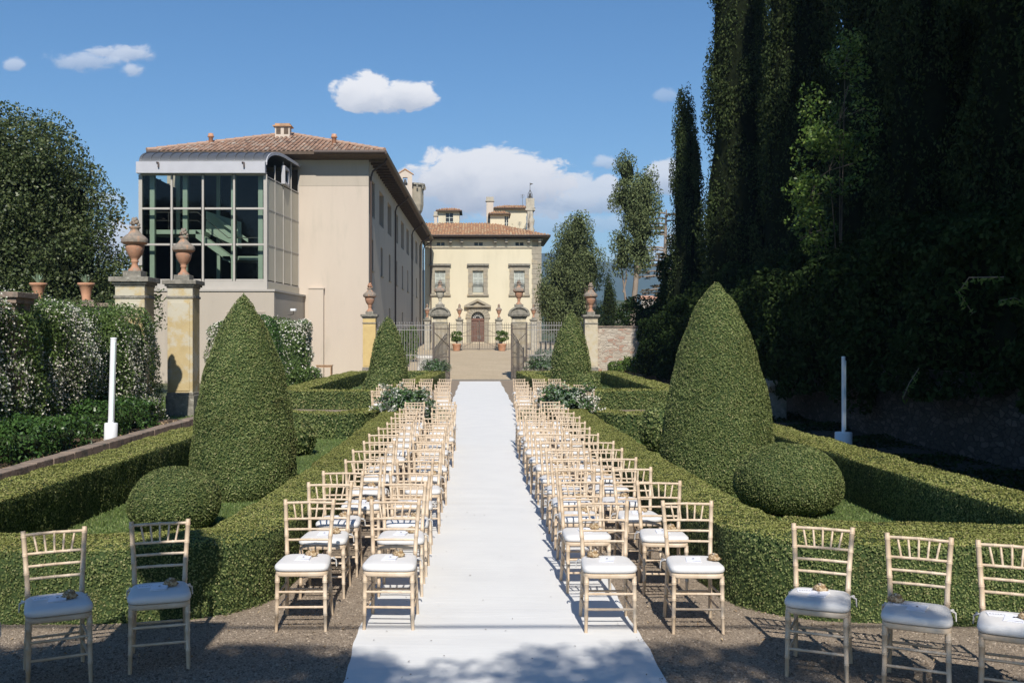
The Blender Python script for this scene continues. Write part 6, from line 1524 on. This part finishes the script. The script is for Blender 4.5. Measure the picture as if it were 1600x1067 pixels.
# ================================================================== flower arrangements
def arrangement(label, x, y, s, seed, base=.45, group='white and silver flower arrangements'):
    root = tag(empty('flower_arrangement', (x, y, 0)), label, 'flowers', group); r = np.random.default_rng(seed); rr = random.Random(seed)
    b = MB(); b.lathe([(.16, 0), (.17, .04), (.10, .1), (.09, base * .6), (.18, base), (.2, base + .05)], n=16); b.build('stand', M['stone_pale'], root)
    st = MB(); P = []; N = []; F = []
    for i in range(190):
        d = Vector((rr.gauss(0, 1), rr.gauss(0, .8), rr.uniform(-.15, 1.1))).normalized(); L = s * rr.uniform(.5, 1.0) * (1.15 if abs(d.x) > .6 else .9)
        p0 = Vector((0, 0, base)); p1 = p0 + d * L * .6 + Vector((0, 0, .1)); p2 = p0 + d * L + Vector((0, 0, -.10 * s * rr.random()))
        st.tube([p0, p1, p2], [.006, .005, .002], 4, caps=False)
        for k in range(34):
            t = rr.uniform(.35, 1); q = p0.lerp(p1, min(1, t * 1.6)) if t < .6 else p1.lerp(p2, (t - .6) / .4)
            P.append((q.x + rr.gauss(0, .03), q.y + rr.gauss(0, .03), q.z + rr.gauss(0, .03))); N.append((d.x, d.y, d.z + .5))
        if rr.random() < (.55 if d.x * (1 if x < 0 else -1) < -.35 else .08): F.append(tuple(p2))
    st.build('stems', M['bark'], root)
    P = np.array(P); N = np.array(N); k = r.random(len(P)) < .55
    V, Q, VA = leaves(P[k], N[k], .075, .035, .8, r=r); quads_mesh('eucalyptus', V, Q, M['grey_leaf'], np.zeros(len(Q), int), VA, root)
    V, Q, VA = leaves(P[~k], N[~k], .10, .04, .8, r=r); quads_mesh('dark_foliage', V, Q, M['shrub_leaf'], np.zeros(len(Q), int), VA, root)
    F = np.array(F); c = np.repeat(F, 12, axis=0) + r.normal(size=(len(F) * 12, 3)) * .035
    V, Q, VA = leaves(c, r.normal(size=c.shape) + (0, -.5, .6), .05, .04, .6, r=r); quads_mesh('blossom', V, Q, M['flower'], np.zeros(len(Q), int), VA, root)
arrangement('large loose bouquet of eucalyptus and white flowers behind the left rows', -1.80, 22.7, .68, 201, .66)
arrangement('large loose bouquet of eucalyptus and white flowers behind the right rows', 1.86, 22.7, .74, 202, .66)
arrangement('greenery arrangement at the foot of the left gate leaf', -2.35, 52.0, .85, 203, .6, 'flower arrangements at the gate')
arrangement('greenery arrangement at the foot of the right gate leaf', 3.3, 52.2, .95, 204, .7, 'flower arrangements at the gate')
arrangement('small spray of white flowers low between the left rows and the hedge', -2.3, 23.0, .34, 205, .3)
arrangement('small spray of white flowers on the aisle corner of the right rear block', 1.12, 22.9, .30, 206, .35)
arrangement('small spray of white flowers on the aisle corner of the left rear block', -1.1, 22.9, .28, 207, .35)

# ================================================================== haze
HZ = True
if HZ:
    hb = MB(); hb.box(-2900, 2900, -120, 3050, -95, 275); ho = hb.build('haze', None or bpy.data.materials.new('haze_air')); tag(ho, kind='stuff')
    hm = ho.data.materials[0]; hm.use_nodes = True; ht = NT(hm.node_tree); ht.n.remove(ht.n['Principled BSDF'])
    pv = ht.new('ShaderNodeVolumePrincipled'); pv.inputs['Color'].default_value = (.48, .70, 1, 1); pv.inputs['Density'].default_value = .00026; pv.inputs['Anisotropy'].default_value = .2
    ht.link(pv.outputs[0], ht.n['Material Output'].inputs['Volume'])
